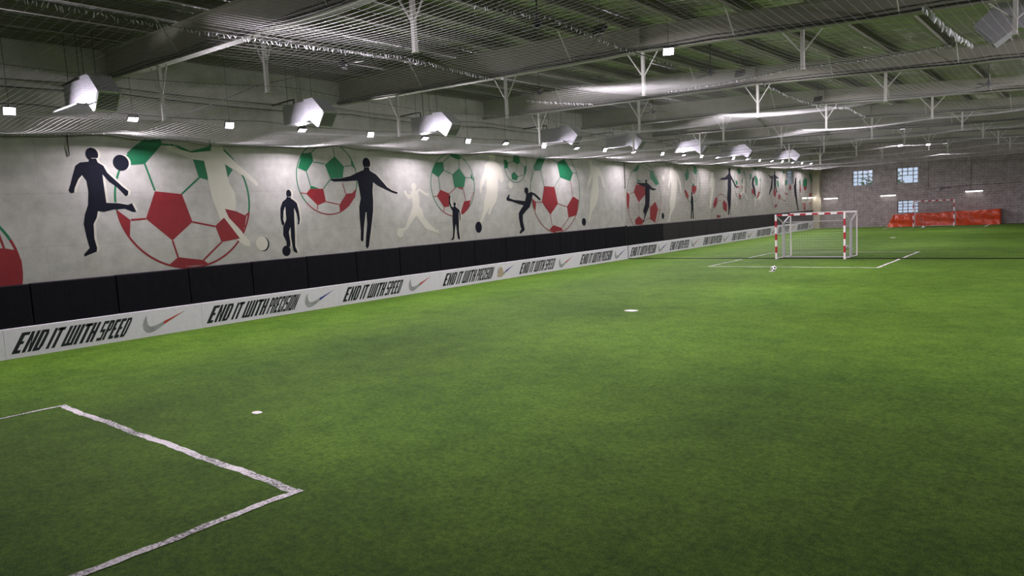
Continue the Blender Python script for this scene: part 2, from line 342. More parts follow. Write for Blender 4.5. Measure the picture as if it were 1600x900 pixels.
('P','g',[(24.281,5.257),(24.431,5.076),(24.389,4.865),(24.163,4.835),(24.177,5.202)],0),
('P','g',[(24.841,5.456),(25.227,5.468),(25.285,5.121),(25.062,5.036),(24.774,5.163)],0),
('P','g',[(24.822,4.712),(25.104,4.501),(24.961,4.323),(24.624,4.365),(24.618,4.604)],0),
('P','g',[(25.578,4.965),(25.73,4.984),(25.669,4.668),(25.499,4.53)],0),
('L','g',[(24.431,5.076),(24.774,5.163)],0.025),
('L','g',[(24.389,4.865),(24.606,4.657)],0.025),
('L','g',[(25.062,5.036),(24.95,4.714)],0.025),
('L','g',[(25.285,5.121),(25.55,4.937)],0.025),
('L','g',[(25.104,4.501),(25.502,4.568)],0.025),
('G', 'painted_ball', 'pale ball under the small green football', 0),
('E','w',[24.511,4.115,0.143,0.159],0),
('G', 'painted_football', 'large green and red football to the right of the kicking player', 0),
('R','',[27.959,3.832,2.029],(0.035,3.0)),
('P','g',[(26.702,5.456),(27.265,5.461),(26.788,4.791),(26.324,4.768),(26.268,4.977)],0),
('P','g',[(28.731,5.368),(29.455,4.707),(29.193,4.291),(28.329,4.481),(28.125,5.181)],0),
('L','g',[(26.788,4.791),(27.011,4.063)],0.03),
('L','g',[(28.329,4.481),(27.826,4.014)],0.03),
('L','g',[(27.261,5.416),(27.687,5.342),(28.125,5.181)],0.03),
('L','g',[(28.731,5.368),(28.691,5.512)],0.03),
('L','g',[(29.455,4.707),(29.77,4.68)],0.03),
('L','g',[(26.324,4.768),(26.013,4.287)],0.03),
('P','r',[(27.011,4.063),(27.826,4.014),(28.06,3.209),(27.401,2.704),(26.764,3.324)],0),
('P','r',[(29.366,3.549),(29.861,3.343),(29.613,2.615),(28.899,2.504),(28.807,3.057)],0),
('P','r',[(26.014,3.516),(26.326,3.316),(26.247,2.9),(26.059,3.183)],0),
('P','r',[(27.585,2.196),(28.268,2.03),(28.359,1.896),(27.608,1.866),(27.257,1.982)],0),
('L','r',[(29.193,4.291),(29.345,3.549)],0.03),
('L','r',[(28.06,3.209),(28.806,3.039)],0.03),
('L','r',[(27.401,2.704),(27.487,2.201)],0.03),
('L','r',[(26.764,3.324),(26.326,3.316)],0.03),
('L','r',[(28.267,2.018),(28.896,2.463)],0.03),
('G', 'painted_player', 'black player kicking a straight leg forward', 0),
('E','k',[25.639,3.862,0.151,0.148],0),
('P','k',[(25.569,3.769),(25.602,3.632),(25.493,3.388),(25.145,3.422),(24.718,3.457),(24.37,3.544),(24.415,3.676),(24.359,3.703),(24.177,3.52),(24.212,3.44),(24.543,3.391),(25.045,3.262),(25.372,3.2),(25.156,3.016),(24.995,2.858),(24.992,2.614),(25.074,2.23),(25.145,2.145),(24.984,1.99),(25.022,1.917),(25.368,2.068),(25.351,2.19),(25.262,2.495),(25.284,2.767),(25.546,2.949),(25.827,3.106),(25.933,3.297),(26.1,3.68),(26.319,3.566),(26.538,3.423),(26.676,3.404),(26.699,3.448),(26.505,3.591),(26.241,3.734),(25.974,3.803),(25.772,3.75),(25.722,3.795)],0),
('G', 'painted_player', 'slim white player just left of the wall joint', 0),
('E','w',[31.069,5.213,0.158,0.11],0),
('P','w',[(31.006,5.12),(31.002,5.059),(31.037,4.784),(30.777,4.293),(30.678,4.019),(30.756,4.018),(30.94,4.232),(31.188,4.54),(31.222,4.232),(31.02,3.802),(30.866,3.25),(30.839,2.881),(30.659,2.271),(30.766,2.205),(30.994,2.691),(31.359,2.991),(31.656,3.421),(31.765,3.795),(31.739,4.232),(31.743,4.606),(31.937,4.545),(32.149,4.232),(32.211,3.949),(32.368,3.979),(32.326,4.232),(32.127,4.734),(31.799,5.042),(31.457,5.085),(31.178,5.154)],0),
('G', 'painted_ball', 'black ball left of the slim white player', 0),
('E','k',[30.246,2.239,0.187,0.195],0),
('G', 'painted_football', 'large football on the block wall just past the joint, dark player in front', 0),
('R','',[36.581,3.317,2.005],(0.035,3.35)),
('P','g',[(35.469,4.914),(35.919,5.171),(36.14,5.197),(36.055,5.03),(35.781,4.846),(35.392,4.842)],0),
('P','g',[(37.322,4.938),(37.707,4.906),(38.368,4.16),(38.043,4.048),(37.37,4.495)],0),
('P','g',[(35.838,4.416),(36.372,4.272),(35.857,4.257)],0),
('P','r',[(35.673,4.113),(36.659,4.089),(36.697,3.539),(35.925,3.114),(35.385,3.699)],0),
('P','r',[(34.612,3.742),(34.918,3.526),(34.777,2.712),(34.588,3.001)],0),
('P','r',[(37.902,3.109),(38.192,2.687),(37.789,1.868),(37.181,2.119),(37.226,2.788)],0),
('P','r',[(35.871,2.33),(36.445,2.037),(36.207,1.827),(35.475,1.86),(35.42,2.115)],0),
('L','r',[(34.923,3.597),(35.385,3.699)],0.03),
('L','r',[(35.925,3.114),(35.945,2.328)],0.03),
('L','r',[(36.687,3.392),(37.228,2.826)],0.03),
('L','r',[(38.187,2.611),(38.478,2.641)],0.03),
('L','r',[(36.52,2.034),(37.217,2.192)],0.03),
('L','g',[(35.781,4.846),(35.838,4.416)],0.03),
('L','g',[(36.14,5.197),(37.32,4.901)],0.03),
('L','g',[(37.37,4.495),(36.741,4.199)],0.03),
('G', 'painted_player', 'dark grey player dancing in front of the first block-wall football', 0),
('E','k',[36.853,4.287,0.121,0.103],0),
('P','k',[(36.757,4.214),(36.367,4.199),(35.782,4.236),(35.707,4.2),(36.283,4.054),(36.696,3.979),(36.687,3.392),(36.662,3.025),(36.413,2.663),(36.398,2.444),(36.552,2.512),(36.488,2.22),(36.289,1.933),(36.409,1.943),(36.693,2.36),(37.103,2.792),(37.214,3.309),(37.251,3.865),(37.632,3.766),(38.027,3.807),(37.983,3.86),(37.564,3.915),(37.266,4.088),(36.954,4.214)],0),
('G', 'painted_ball', 'small black ball low on the block wall', 0),
('E','k',[38.777,2.233,0.163,0.184],0),
('G', 'painted_ball', 'small pale ball high on the block wall', 0),
('E','w',[38.956,4.502,0.163,0.167],0),
('G', 'painted_player', 'white player with arms down, first on the block wall', 0),
('E','w',[40.111,5.13,0.238,0.155],0),
('P','w',[(39.984,5.012),(39.808,4.893),(39.783,4.507),(39.548,3.966),(39.658,3.849),(39.942,4.352),(40.003,3.964),(39.888,3.497),(39.69,3.034),(39.745,2.565),(39.547,2.104),(39.363,1.839),(39.616,1.851),(39.81,2.25),(40.351,2.705),(40.563,3.331),(40.776,3.96),(40.806,4.433),(41.049,4.117),(41.277,3.519),(41.368,3.558),(41.283,4.196),(41.0,4.75),(40.491,4.941),(40.256,5.015)],0),
('G', 'painted_football', 'narrow green and red football over a small standing player', 0),
('R','',[42.87,4.131,1.201],(0.035,2.95)),
('P','g',[(42.182,5.082),(42.502,4.925),(42.423,4.52),(42.045,4.317),(41.885,4.677)],0),
('P','g',[(43.118,5.259),(43.404,5.305),(43.676,5.063),(43.561,4.731),(43.15,4.851)],0),
('P','g',[(42.857,4.015),(43.055,4.195),(43.329,4.014)],0),
('P','r',[(42.82,4.016),(43.519,4.013),(43.503,3.74),(43.145,3.472),(42.778,3.623)],0),
('P','r',[(41.739,3.755),(42.011,3.752),(42.355,3.384),(42.251,3.183),(41.984,3.309)],0),
('L','g',[(42.505,4.966),(43.104,5.014)],0.03),
('L','g',[(42.423,4.52),(42.863,4.114)],0.03),
('L','g',[(43.599,4.732),(43.52,4.03)],0.03),
('G', 'painted_player', 'small dark player under the narrow football', 0),
('E','k',[42.828,3.524,0.112,0.114],0.05),
('P','k',[(42.728,3.42),(42.632,3.053),(42.682,2.642),(42.565,1.924),(42.714,1.918),(42.822,2.474),(42.864,1.912),(43.015,1.906),(43.02,2.633),(43.016,3.21),(42.915,3.417)],0.06),
('G', 'painted_player', 'pale player left of the low red football', 0),
('E','w',[46.011,4.777,0.186,0.138],0),
('P','w',[(45.901,4.665),(45.725,4.45),(45.491,3.938),(45.589,3.852),(45.744,4.065),(45.78,3.593),(45.541,2.995),(45.413,2.526),(45.718,2.475),(45.958,3.073),(46.267,3.761),(46.384,4.366),(46.148,4.624)],0),
('G', 'painted_football', 'low red football cut off by the wall pads', 0),
('R','',[47.373,1.833,1.614],(0.035,9)),
('P','r',[(46.491,3.238),(46.805,3.145),(46.674,2.71),(46.238,2.46),(46.09,2.811)],0),
('P','r',[(47.884,3.038),(48.424,2.713),(48.351,2.176),(47.739,2.373),(47.65,2.776)],0),
('P','r',[(46.637,2.011),(47.279,1.962),(47.229,1.839),(46.628,1.844)],0),
('L','r',[(46.684,2.885),(47.228,3.032),(47.716,2.774)],0.03),
('G', 'painted_player', 'tall dark player holding out both arms on the block wall', 0),
('E','k',[48.953,5.072,0.181,0.216],0),
('P','k',[(48.762,4.909),(48.713,4.819),(48.187,4.592),(47.416,4.518),(47.367,4.412),(48.288,4.415),(48.626,4.46),(48.594,3.833),(48.449,3.207),(48.637,2.483),(48.565,1.961),(48.723,1.956),(48.873,2.658),(48.883,1.95),(49.056,2.653),(49.194,3.558),(49.24,4.463),(49.75,4.054),(50.207,3.805),(50.258,3.869),(49.65,4.373),(49.208,4.733),(49.08,4.912)],0),
('G', 'painted_football', 'pale green football right of the tall dark player', 0),
('R','',[50.889,4.165,1.159],(0.04,2.95)),
('P','g',[(50.454,5.202),(50.994,5.233),(50.975,4.863),(50.555,4.845),(50.386,5.018)],0),
('P','g',[(51.594,5.078),(51.944,4.66),(51.763,4.753),(51.528,4.984)],0),
('P','g',[(50.0,4.374),(50.352,4.329),(50.4,4.099),(50.101,4.03)],0),
('P','g',[(51.072,4.353),(51.442,4.47),(51.309,4.237)],0),
('P','r',[(50.097,3.962),(50.631,3.96),(50.623,3.798)],0),
('P','r',[(51.052,3.958),(51.32,3.957),(51.284,3.723)],0),
('P','r',[(50.604,3.405),(51.023,3.353),(50.886,3.029),(50.593,3.173)],0),
('P','r',[(51.838,3.719),(52.022,3.671),(51.886,3.436)],0),
('G', 'painted_player', 'white running player over the pale green football', 0),
('E','w',[51.56,4.354,0.172,0.117],0),
('P','w',[(51.457,4.26),(51.298,4.004),(51.343,3.676),(50.782,3.356),(50.9,3.308),(51.457,3.488),(51.753,3.249),(52.175,2.935),(52.365,2.955),(52.125,3.196),(51.762,3.437),(51.625,3.674),(51.639,3.955),(51.794,4.096),(51.653,4.26)],0),
('G', 'painted_football', 'green and red football with a slanting dark player', 0),
('R','',[53.857,4.191,1.174],(0.04,2.95)),
('P','g',[(53.497,5.318),(54.019,5.326),(54.146,5.207),(53.879,5.131)],0),
('P','g',[(52.77,4.855),(53.155,4.907),(53.007,4.476),(52.712,4.427)],0),
('P','g',[(53.865,4.817),(54.379,4.481),(54.291,3.994),(53.962,4.043),(53.745,4.478)],0),
('P','g',[(54.718,4.58),(54.943,4.483),(54.905,4.237)],0),
('P','r',[(53.105,3.806),(53.809,3.559),(53.469,3.273),(53.092,3.518)],0),
('P','r',[(54.471,3.553),(54.738,3.501),(54.452,3.112),(54.117,3.069)],0),
('G', 'painted_player', 'slanting dark player with raised arms', 0),
('P','k',[(53.151,4.811),(53.293,4.525),(53.837,4.769),(53.558,4.381),(53.469,4.141),(53.815,3.705),(53.898,3.194),(53.66,3.173),(53.487,3.659),(53.118,4.093),(53.224,4.429)],0),
('P','w',[(53.328,3.034),(53.651,2.97),(53.628,2.446),(53.758,2.419),(53.885,2.902),(55.0,3.301),(54.708,2.813),(54.448,3.014),(53.935,2.838),(53.853,3.073)],0),
('G', 'painted_player', 'dark player of a pair with one arm raised', 0),
('P','k',[(56.59,4.84),(57.299,4.704),(57.477,4.822),(57.675,4.696),(57.522,3.779),(57.105,3.477),(56.808,3.227),(56.741,3.329),(57.119,3.832),(57.362,4.491),(56.729,4.765)],0),
('G', 'painted_player', 'taller dark player of the pair', 0),
('E','k',[58.084,5.005,0.148,0.143],0),
('P','k',[(57.976,4.892),(58.182,4.894),(58.399,4.752),(58.992,4.611),(58.914,4.548),(58.392,4.572),(58.369,3.98),(58.602,3.462),(58.422,3.438),(58.117,3.981),(58.052,3.467),(57.907,3.52),(57.839,4.391),(57.736,4.747)],0),
('G', 'painted_football', 'pale football left of the high window', 0),
('R','',[60.364,4.19,1.479],(0.035,2.95)),
('P','g',[(60.085,5.184),(60.396,5.161),(60.389,4.977),(60.0,4.973)],0),
('P','g',[(58.534,4.392),(58.982,4.341),(59.042,3.926),(58.663,3.875)],0),
('P','g',[(60.608,4.503),(61.078,4.344),(60.905,3.971),(60.512,4.026)],0),
('P','r',[(61.546,3.969),(62.066,3.94),(61.939,3.59),(61.535,3.647)],0),
('P','r',[(60.726,3.387),(61.201,3.301),(61.037,3.185),(60.641,3.239)],0),
('P','w',[(60.233,4.975),(60.464,4.872),(60.447,4.396),(60.357,4.079),(60.491,3.442),(60.257,3.498),(60.119,3.974),(59.737,4.133),(60.06,4.501)],0),
('G', 'painted_football', 'low faded football below the dark pair', 0),
('R','',[58.083,2.984,0.772],(0.03,9)),
('P','r',[(57.766,3.675),(58.423,3.463),(58.258,3.052),(57.748,3.214)],0),
('P','r',[(58.895,3.251),(59.351,3.245),(59.227,2.802),(58.928,2.938)],0),
('P','r',[(58.014,2.49),(58.532,2.426),(58.377,2.284),(58.007,2.325)],0),
('G', 'painted_player', 'dark leaning player right of the high window', 0),
('P','k',[(63.134,4.648),(63.386,4.622),(63.354,3.633),(63.502,2.97),(63.689,2.413),(63.945,1.805),(63.704,1.812),(63.318,2.532),(62.919,3.198),(62.694,3.965),(62.947,4.074)],0),
('G', 'painted_football', 'last green and red football beside the far corner', 0),
('R','',[66.12,3.571,1.862],(0.035,3.05)),
('P','g',[(65.737,4.69),(66.362,4.466),(66.254,3.868),(65.267,3.872),(65.193,4.35)],0),
('P','g',[(67.023,5.155),(67.484,5.045),(67.839,4.296),(67.556,4.238),(67.103,4.698)],0),
('P','g',[(64.235,4.46),(64.493,4.405),(64.533,3.987),(64.308,4.016)],0),
('P','r',[(65.266,3.844),(66.344,3.839),(65.79,3.445)],0),
('P','r',[(64.358,3.96),(64.566,3.959),(64.548,3.345),(64.338,3.319)],0),
('P','r',[(66.878,3.262),(67.587,3.312),(67.52,2.907),(66.869,2.917)],0),
('P','r',[(65.049,2.495),(65.85,2.421),(65.834,1.851),(65.473,1.805)],0),
('P','r',[(66.856,2.456),(67.32,2.446),(67.126,2.161)],0)]

# ================================================================ SETTING
# floor with pitch markings
floor = MB().add([(0, Y0, 0), (XR, Y0, 0), (XR, DEEP, 0), (0, DEEP, 0)], [(0, 1, 2, 3)]).build('floor', M['turf']); tag(floor, kind='structure')
def strip(mb, x0, y0, x1, y1): mb.add([(x0, y0, .004), (x1, y0, .004), (x1, y1, .004), (x0, y1, .004)], [(0, 1, 2, 3)])
for ya, yb, sgn, nm in ((-.1, 4.14, 1, 'nearest'), (34.3, 30.16, -1, 'in front of the goals'), (34.7, 38.6, 1, 'behind the curtain net'), (68.1, 64.0, -1, 'by the red tarpaulin')):
    mb = MB(); lo, hi = min(ya, yb), max(ya, yb)
    xl, xr = 6.64, 13.68
    # three wobbly painted strips
    def wob(mb, horizontal, c, a, b_, wd):
        n = 60; pts = []
        for i in range(n+1):
            s_ = a+(b_-a)*i/n; j = .012*sin(s_*3.1)+.008*sin(s_*9.7); ww = wd/2*(1+.12*sin(s_*23))
            pts.append((s_, c+j-ww, c+j+ww))
        for p, q in zip(pts, pts[1:]):
            if horizontal: mb.add([(p[0], p[1], .004), (q[0], q[1], .004), (q[0], q[2], .004), (p[0], p[2], .004)], [(0, 1, 2, 3)])
            else: mb.add([(p[1], p[0], .0065), (p[2], p[0], .0065), (q[2], q[0], .0065), (q[1], q[0], .0065)], [(0, 1, 2, 3)])
    wob(mb, True, yb-.05*sgn, xl, xr, .11 if nm == 'nearest' else .09)
    wob(mb, False, xl+.04, lo, hi, .07); wob(mb, False, xr-.05, lo, hi, .11)
    tag(mb.build('penalty_line', M['line'], floor), 'white painted penalty box lines, '+nm)
def disc(name, x, y, rx, ry, seed):
    rn = random.Random(seed); n = 22
    ring = [(x+rx*cos(2*pi*i/n)*(1+rn.uniform(-.12, .12)), y+ry*sin(2*pi*i/n)*(1+rn.uniform(-.12, .12)), .006) for i in range(n)]
    mb = MB().add([(x, y, .006)]+ring, [(0, 1+i, 1+(i+1) % n) for i in range(n)]); return mb.build(name, M['goal_white'], floor)
disc('penalty_spot', 10.26, 5.62, .10, .07, 1); disc('centre_spot', 10.29, 17.0, .20, .16, 2)
disc('penalty_spot', 10.2, 28.3, .12, .1, 3); disc('centre_spot', 10.0, 51.0, .16, .3, 4); disc('penalty_spot', 10.1, 40.6, .12, .12, 5)

def holed(u0, u1, z0, z1, holes):
    us = sorted({u0, u1, *[h[0] for h in holes], *[h[1] for h in holes]}); zs = sorted({z0, z1, *[h[2] for h in holes], *[h[3] for h in holes]})
    out = []
    for a, b_ in zip(us, us[1:]):
        for c, d in zip(zs, zs[1:]):
            if not any(h[0] <= (a+b_)/2 <= h[1] and h[2] <= (c+d)/2 <= h[3] for h in holes): out.append((a, b_, c, d))
    return out
WL = (61.05, 62.72, 4.10, 5.24)
mb = MB().box((-.25, Y0, 0), (0, 34.40, 8.2))
for a, b_, c, d in holed(34.40, DEEP, 0, 8.2, [WL]): mb.box((-.25, a, c), (0, b_, d), 1)
wall_left = tag(mb.build('wall_left', [M['plaster'], M['block']]), kind='structure')
WF = [(3.28, 4.94, 3.66, 5.02), (6.80, 8.45, 3.63, 5.00), (6.86, 8.46, 1.12, 2.20)]
mb = MB()
for a, b_, c, d in holed(-.25, XR, 0, 8.2, WF): mb.box((a, DEEP, c), (b_, DEEP+.25, d))
wall_far = tag(mb.build('wall_far', M['brick']), kind='structure')
tag(MB().box((XR, Y0, 0), (XR+.25, DEEP+.25, 8.2)).build('wall_right', M['plaster']), kind='structure')
tag(MB().box((-.25, Y0-.25, 0), (XR+.25, Y0, 8.2)).build('wall_back', M['plaster']), kind='structure')
tag(MB().box((0, 67.85, 0), (.62, DEEP, 6.9)).build('trim_1', M['cream']), kind='structure')       # corner column
k = 2
for y in RAFT[1:]:
    tag(MB().box((0, y-.022, 0.0 if y < 34 else 1.9), (.0015, y+.022, 6.9)).build('trim_%d' % k, M['plaster']), kind='structure'); k += 1
tag(MB().box((0, 34.34, 0), (.05, 34.44, 1.86)).build('trim_%d' % k, M['dark']), kind='structure')
# roof deck
mb = MB(); xs = [0, 2, 4, 6, 8.6, 10, 11.65, 13, 14.7, 16.2, 17.8, 20, 22, 24.5]
for x0, x1 in zip(xs, xs[1:]):
    z0, z1 = interp(TOP, x0)+.24, interp(TOP, x1)+.24
    mb.add([(x0, Y0, z0), (x0, DEEP, z0), (x1, DEEP, z1), (x1, Y0, z1), (x0, Y0, z0+.08), (x0, DEEP, z0+.08), (x1, DEEP, z1+.08), (x1, Y0, z1+.08)], [(0, 1, 2, 3), (7, 6, 5, 4), (0, 4, 5, 1), (2, 6, 7, 3)])
tag(mb.build('ceiling', M['foil']), kind='structure')
# windows
def window(n, plane, a, b_, c, d, extra=0):
    root = tag(empty('window_%d' % n), kind='structure')
    fr = MB(); t_ = .06
    def bar(u0, u1, z0, z1):
        if plane == 'y': fr.box((u0, DEEP+.06, z0), (u1, DEEP+.14, z1))
        else: fr.box((-.14, u0, z0), (-.06, u1, z1))
    bar(a, b_, c, c+t_); bar(a, b_, d-t_, d); bar(a, a+t_, c, d); bar(b_-t_, b_, c, d)
    for i in (1, 2, 3):
        u = a+(b_-a)*i/4; z = c+(d-c)*i/4
        if i == 2 and extra: bar(u-t_/2, u+t_/2, c+(d-c)*.5, d)
        else: bar(u-t_/2, u+t_/2, c, d)
        if i == 1 and extra:
            bar(a, a+(b_-a)*.25, z-t_/2, z+t_/2); bar(a+(b_-a)*.75, b_, z-t_/2, z+t_/2)
        else: bar(a, b_, z-t_/2, z+t_/2)
    fr.build('window_frame', M['frame'], root)
    if plane == 'y': MB().box((a, DEEP+.095, c), (b_, DEEP+.105, d)).build('window_pane', M['glass'], root)
    else: MB().box((-.105, a, c), (-.095, b_, d)).build('window_pane', M['glass'], root)
for i, h in enumerate(WF): window(i+1, 'y', *h, extra=(i < 2))
window(4, 'x', *WL)
# outside: the ground and a tree seen through the panes
tag(MB().box((-30, DEEP+.3, -.2), (50, 110, -.05)).build('trim_30', mat('outside_ground', (.25, .25, .22), .9)), kind='structure')
tr_ = tag(empty('tree', (3.6, 78, 0)), 'leafy green tree outside, seen through the left high window', 'tree')
MB().tube([(0, 0, -.05), (.1, 0, 1.5), (0, .1, 3.2)], .18, 8).build('trunk', mat('bark', (.1, .07, .05), .9), tr_)
rn = random.Random(3); mb = MB()
for i in range(900):
    a = rn.uniform(0, 2*pi); r = rn.uniform(0, 1)**.5*2.0; z = 3.3+rn.gauss(0, .65); x = cos(a)*r; y = sin(a)*r
    d1 = Vector((rn.uniform(-1, 1), rn.uniform(-1, 1), rn.uniform(-1, 1))).normalized()*.17; d2 = d1.orthogonal().normalized()*.1
    p = Vector((x, y, z)); mb.add([p-d1, p+d2, p+d1, p-d2], [(0, 1, 2, 3)])
mb.build('foliage', M['leaf'], tr_)

# ================================================================ MURAL
def inset(x): return x
cidx = {'g': 0, 'r': 1, 'k': 2, 'w': 3}; MM = [M['green'], M['red'], M['black'], M['white']]
cur = None; gi = 0
def clipz(p): return (p[0], min(p[1], 5.46))
def flush():
    global cur
    if cur and cur[1].f: tag(cur[1].build(cur[0], MM, wall_left), cur[2])
for it in MURAL:
    if it[0] == 'G': flush(); gi += 1; cur = (it[1], MB(), it[2]); ii = 0; continue
    ii += 1; x = .002+gi*.0002+ii*.00002; mb = cur[1]
    if it[0] == 'P':
        if it[3]: mb.wallpoly([clipz((y+it[3]*1.0, z+.01)) for y, z in it[2]], x-.00001, 3)
        mb.wallpoly([clipz(p) for p in it[2]], x, cidx[it[1]])
    elif it[0] == 'L':
        (ya, za), (yb, zb) = it[2][0], it[2][-1]
        pts = it[2]
        for (ya, za), (yb, zb) in zip(pts, pts[1:]):
            d = Vector((yb-ya, zb-za)).normalized(); nn = Vector((-d.y, d.x))*it[3]/2
            mb.wallpoly([clipz(p) for p in [(ya+nn.x, za+nn.y), (ya-nn.x, za-nn.y), (yb-nn.x, zb-nn.y), (yb+nn.x, zb+nn.y)]], x, cidx[it[1]])
    elif it[0] == 'E':
        cy, cz, ry, rz = it[2]; n = 28
        P_ = [clipz((cy+ry*cos(2*pi*i/n), cz+rz*sin(2*pi*i/n))) for i in range(n)]
        if it[3]: mb.wallpoly([clipz((y+it[3], z+.01)) for y, z in P_], x-.00001, 3)
        mb.wallpoly(P_, x, cidx[it[1]])
    elif it[0] == 'R':
        cy, cz, R = it[2]; wd, split = it[3]; n = 120
        for i in range(n):
            a, b_ = 2*pi*i/n, 2*pi*(i+1)/n; zm = cz+R*sin((a+b_)/2)
            if zm > 5.44 or zm < 1.7: continue
            mb.wallpoly([(cy+R*cos(a), cz+R*sin(a)), (cy+(R-wd)*cos(a), cz+(R-wd)*sin(a)), (cy+(R-wd)*cos(b_), cz+(R-wd)*sin(b_)), (cy+R*cos(b_), cz+R*sin(b_))], x, 0 if zm > split else 1)
flush()

# ================================================================ WALL PADS
PY = [-.35, 1.69, 3.73, 5.73, 7.71, 9.68, 11.66, 13.65, 15.68, 17.71, 19.81, 21.86, 23.91, 25.96, 28.02, 30.1, 32.2, 34.32]
P2 = [34.46+2.085*i for i in range(17)]
pad_n = 0
def pad(y0, y1, z1, m_):
    global pad_n
    g = .004; x1 = .07; bv = .025
    prof = [(0, .745), (x1-bv, .745), (x1, .745+bv), (x1, z1-bv), (x1-bv, z1), (0, z1)]
    mb = MB(); n = 10; ys = [y0+g, y0+g+.02]+[y0+.05+(y1-y0-.1)*i/n for i in range(n+1)]+[y1-g-.02, y1-g]
    rn = random.Random(int(y0*100)); rows = []
    for j, y in enumerate(ys):
        edge = j == 0 or j == len(ys)-1
        rows.append([(max(0, x-(.03 if edge and x > 0 else 0)+(0 if edge or x == 0 else rn.uniform(-.004, .004))), y, z) for x, z in prof])
    vs = [v for r in rows for v in r]; k = len(prof); fs = []
    for j in range(len(rows)-1):
        for i in range(k-1): fs.append((j*k+i, (j+1)*k+i, (j+1)*k+i+1, j*k+i+1))
    fs.append(tuple(range(k))); fs.append(tuple(reversed(range((len(rows)-1)*k, len(rows)*k))))
    mb.add(vs, fs); o = mb.build('wall_pad', m_, fix=True)
    tone = 'black' if m_ is M['pad'] else 'charcoal grey'
    far = y0 > 34.4
    tag(o, ('%s wall pad, %s %s' % (tone, ORD[pad_n], 'past the wall joint' if far else 'from the left')), 'wall pad', 'padded panels along the mural wall'); pad_n += 1
for a, b_ in list(zip(PY, PY[1:]))[1:]: pad(a, b_, interp([(0, 1.75), (18, 1.82), (35, 1.83)], a), M['pad'])
pad_n = 0
for a, b_ in zip(P2, P2[1:]):
    if b_ < 67.85: pad(a, b_, interp([(34, 1.80), (68, 1.70)], a), M['pad'] if a < 38 else M['pad_grey'])

# ================================================================ ADVERTISING BOARDS
T = .15   # stroke
G = {  # glyphs as boxes / quads in a cell one unit high; (width, list of polygons)
'E': (.50, [[(0,0),(.25,0),(.25,1),(0,1)], [(.2,0),(.46,0),(.46,T),(.2,T)], [(.2,.43),(.40,.43),(.40,.57),(.2,.57)], [(.2,1-T),(.5,1-T),(.5,1),(.2,1)]]),
'N': (.52, [[(0,0),(.20,0),(.20,1),(0,1)], [(.32,0),(.52,0),(.52,1),(.32,1)], [(.17,1),(.17,.72),(.35,.0),(.35,.28)]]),
'D': (.52, [[(0,0),(.225,0),(.225,1),(0,1)], [(.30,.08),(.52,.16),(.52,.84),(.33,.92)], [(.19,0),(.42,0),(.50,.13),(.19,.13)], [(.19,.87),(.50,.87),(.42,1),(.19,1)]]),
'I': (.23, [[(0,0),(.23,0),(.23,1),(0,1)]]),
'T': (.50, [[(.13,0),(.37,0),(.37,1),(.13,1)], [(-.03,1-T),(.53,1-T),(.53,1),(-.03,1)]]),
'W': (.80, [[(0,0),(.21,0),(.21,1),(0,1)], [(.30,0),(.50,0),(.50,1),(.30,1)], [(.59,.0),(.80,0),(.80,1),(.59,1)], [(.17,0),(.31,0),(.31,.13),(.17,.13)], [(.48,0),(.62,0),(.62,.13),(.48,.13)]]),
'H': (.52, [[(0,0),(.22,0),(.22,1),(0,1)], [(.31,0),(.52,0),(.52,1),(.31,1)], [(.19,.43),(.34,.43),(.34,.57),(.19,.57)]]),
'S': (.50, [[(0,0),(.5,0),(.5,T),(0,T)], [(.32,T),(.5,T),(.5,.57),(.32,.57)], [(0,.43),(.32,.43),(.32,.57),(0,.57)], [(0,.57),(.19,.57),(.19,1-T),(0,1-T)], [(0,1-T),(.5,1-T),(.5,1),(0,1)]]),
'P': (.50, [[(0,0),(.23,0),(.23,1),(0,1)], [(.32,.42),(.5,.48),(.5,.94),(.32,1)], [(.19,1-T),(.32,1-T),(.32,1),(.19,1)], [(.19,.42),(.32,.42),(.32,.55),(.19,.55)]]),
'R': (.50, [[(0,0),(.23,0),(.23,1),(0,1)], [(.32,.5),(.5,.55),(.5,.94),(.32,1)], [(.19,1-T),(.32,1-T),(.32,1),(.19,1)], [(.19,.42),(.32,.42),(.32,.55),(.19,.55)], [(.32,0),(.5,0),(.5,.44),(.32,.50)]]),
'C': (.50, [[(0,0),(.23,0),(.23,1),(0,1)], [(.19,0),(.5,0),(.5,T),(.19,T)], [(.19,1-T),(.5,1-T),(.5,1),(.19,1)], [(.34,T),(.5,T),(.5,.36),(.34,.36)], [(.34,.66),(.5,.66),(.5,1-T),(.34,1-T)]]),
'O': (.52, [[(0,0),(.21,0),(.21,1),(0,1)], [(.31,0),(.52,0),(.52,1),(.31,1)], [(.19,0),(.34,0),(.34,T),(.19,T)], [(.19,1-T),(.34,1-T),(.34,1),(.19,1)]]),
}
def word(mb, txt, y0, y1, z0, z1, x, slant):
    wid = sum(G[c][0] for c in txt)+.07*(len(txt)-1); s_ = (y1-y0)/wid; cur_ = 0
    for c in txt:
        for q in G[c][1]: mb.wallpoly([(y0+(cur_+a)*s_+b_*slant, z0+b_*(z1-z0)) for a, b_ in q], x)
        cur_ += G[c][0]+.07
HOOK = [(.10,.99),(.03,.72),(.0,.45),(.01,.20),(.06,.03),(.14,-.02),(.24,.04),(.38,.20),(.46,.30),(.52,.62),(.46,.56),(.34,.42),(.25,.33),(.18,.32),(.13,.38),(.11,.50),(.10,.70)]
TAIL = [(.46,.30),(1.0,.98),(.52,.62)]
HOOK = [(.10,.99),(.03,.72),(.0,.45),(.01,.20),(.06,.03),(.14,-.02),(.24,.04),(.36,.18),(.47,.345),(.47,.52),(.36,.41),(.25,.33),(.18,.32),(.13,.38),(.11,.50),(.10,.70)]
TAIL = [(.47,.345),(.62,.54),(1.0,1.0),(.62,.65),(.47,.52)]
bx_n = 0
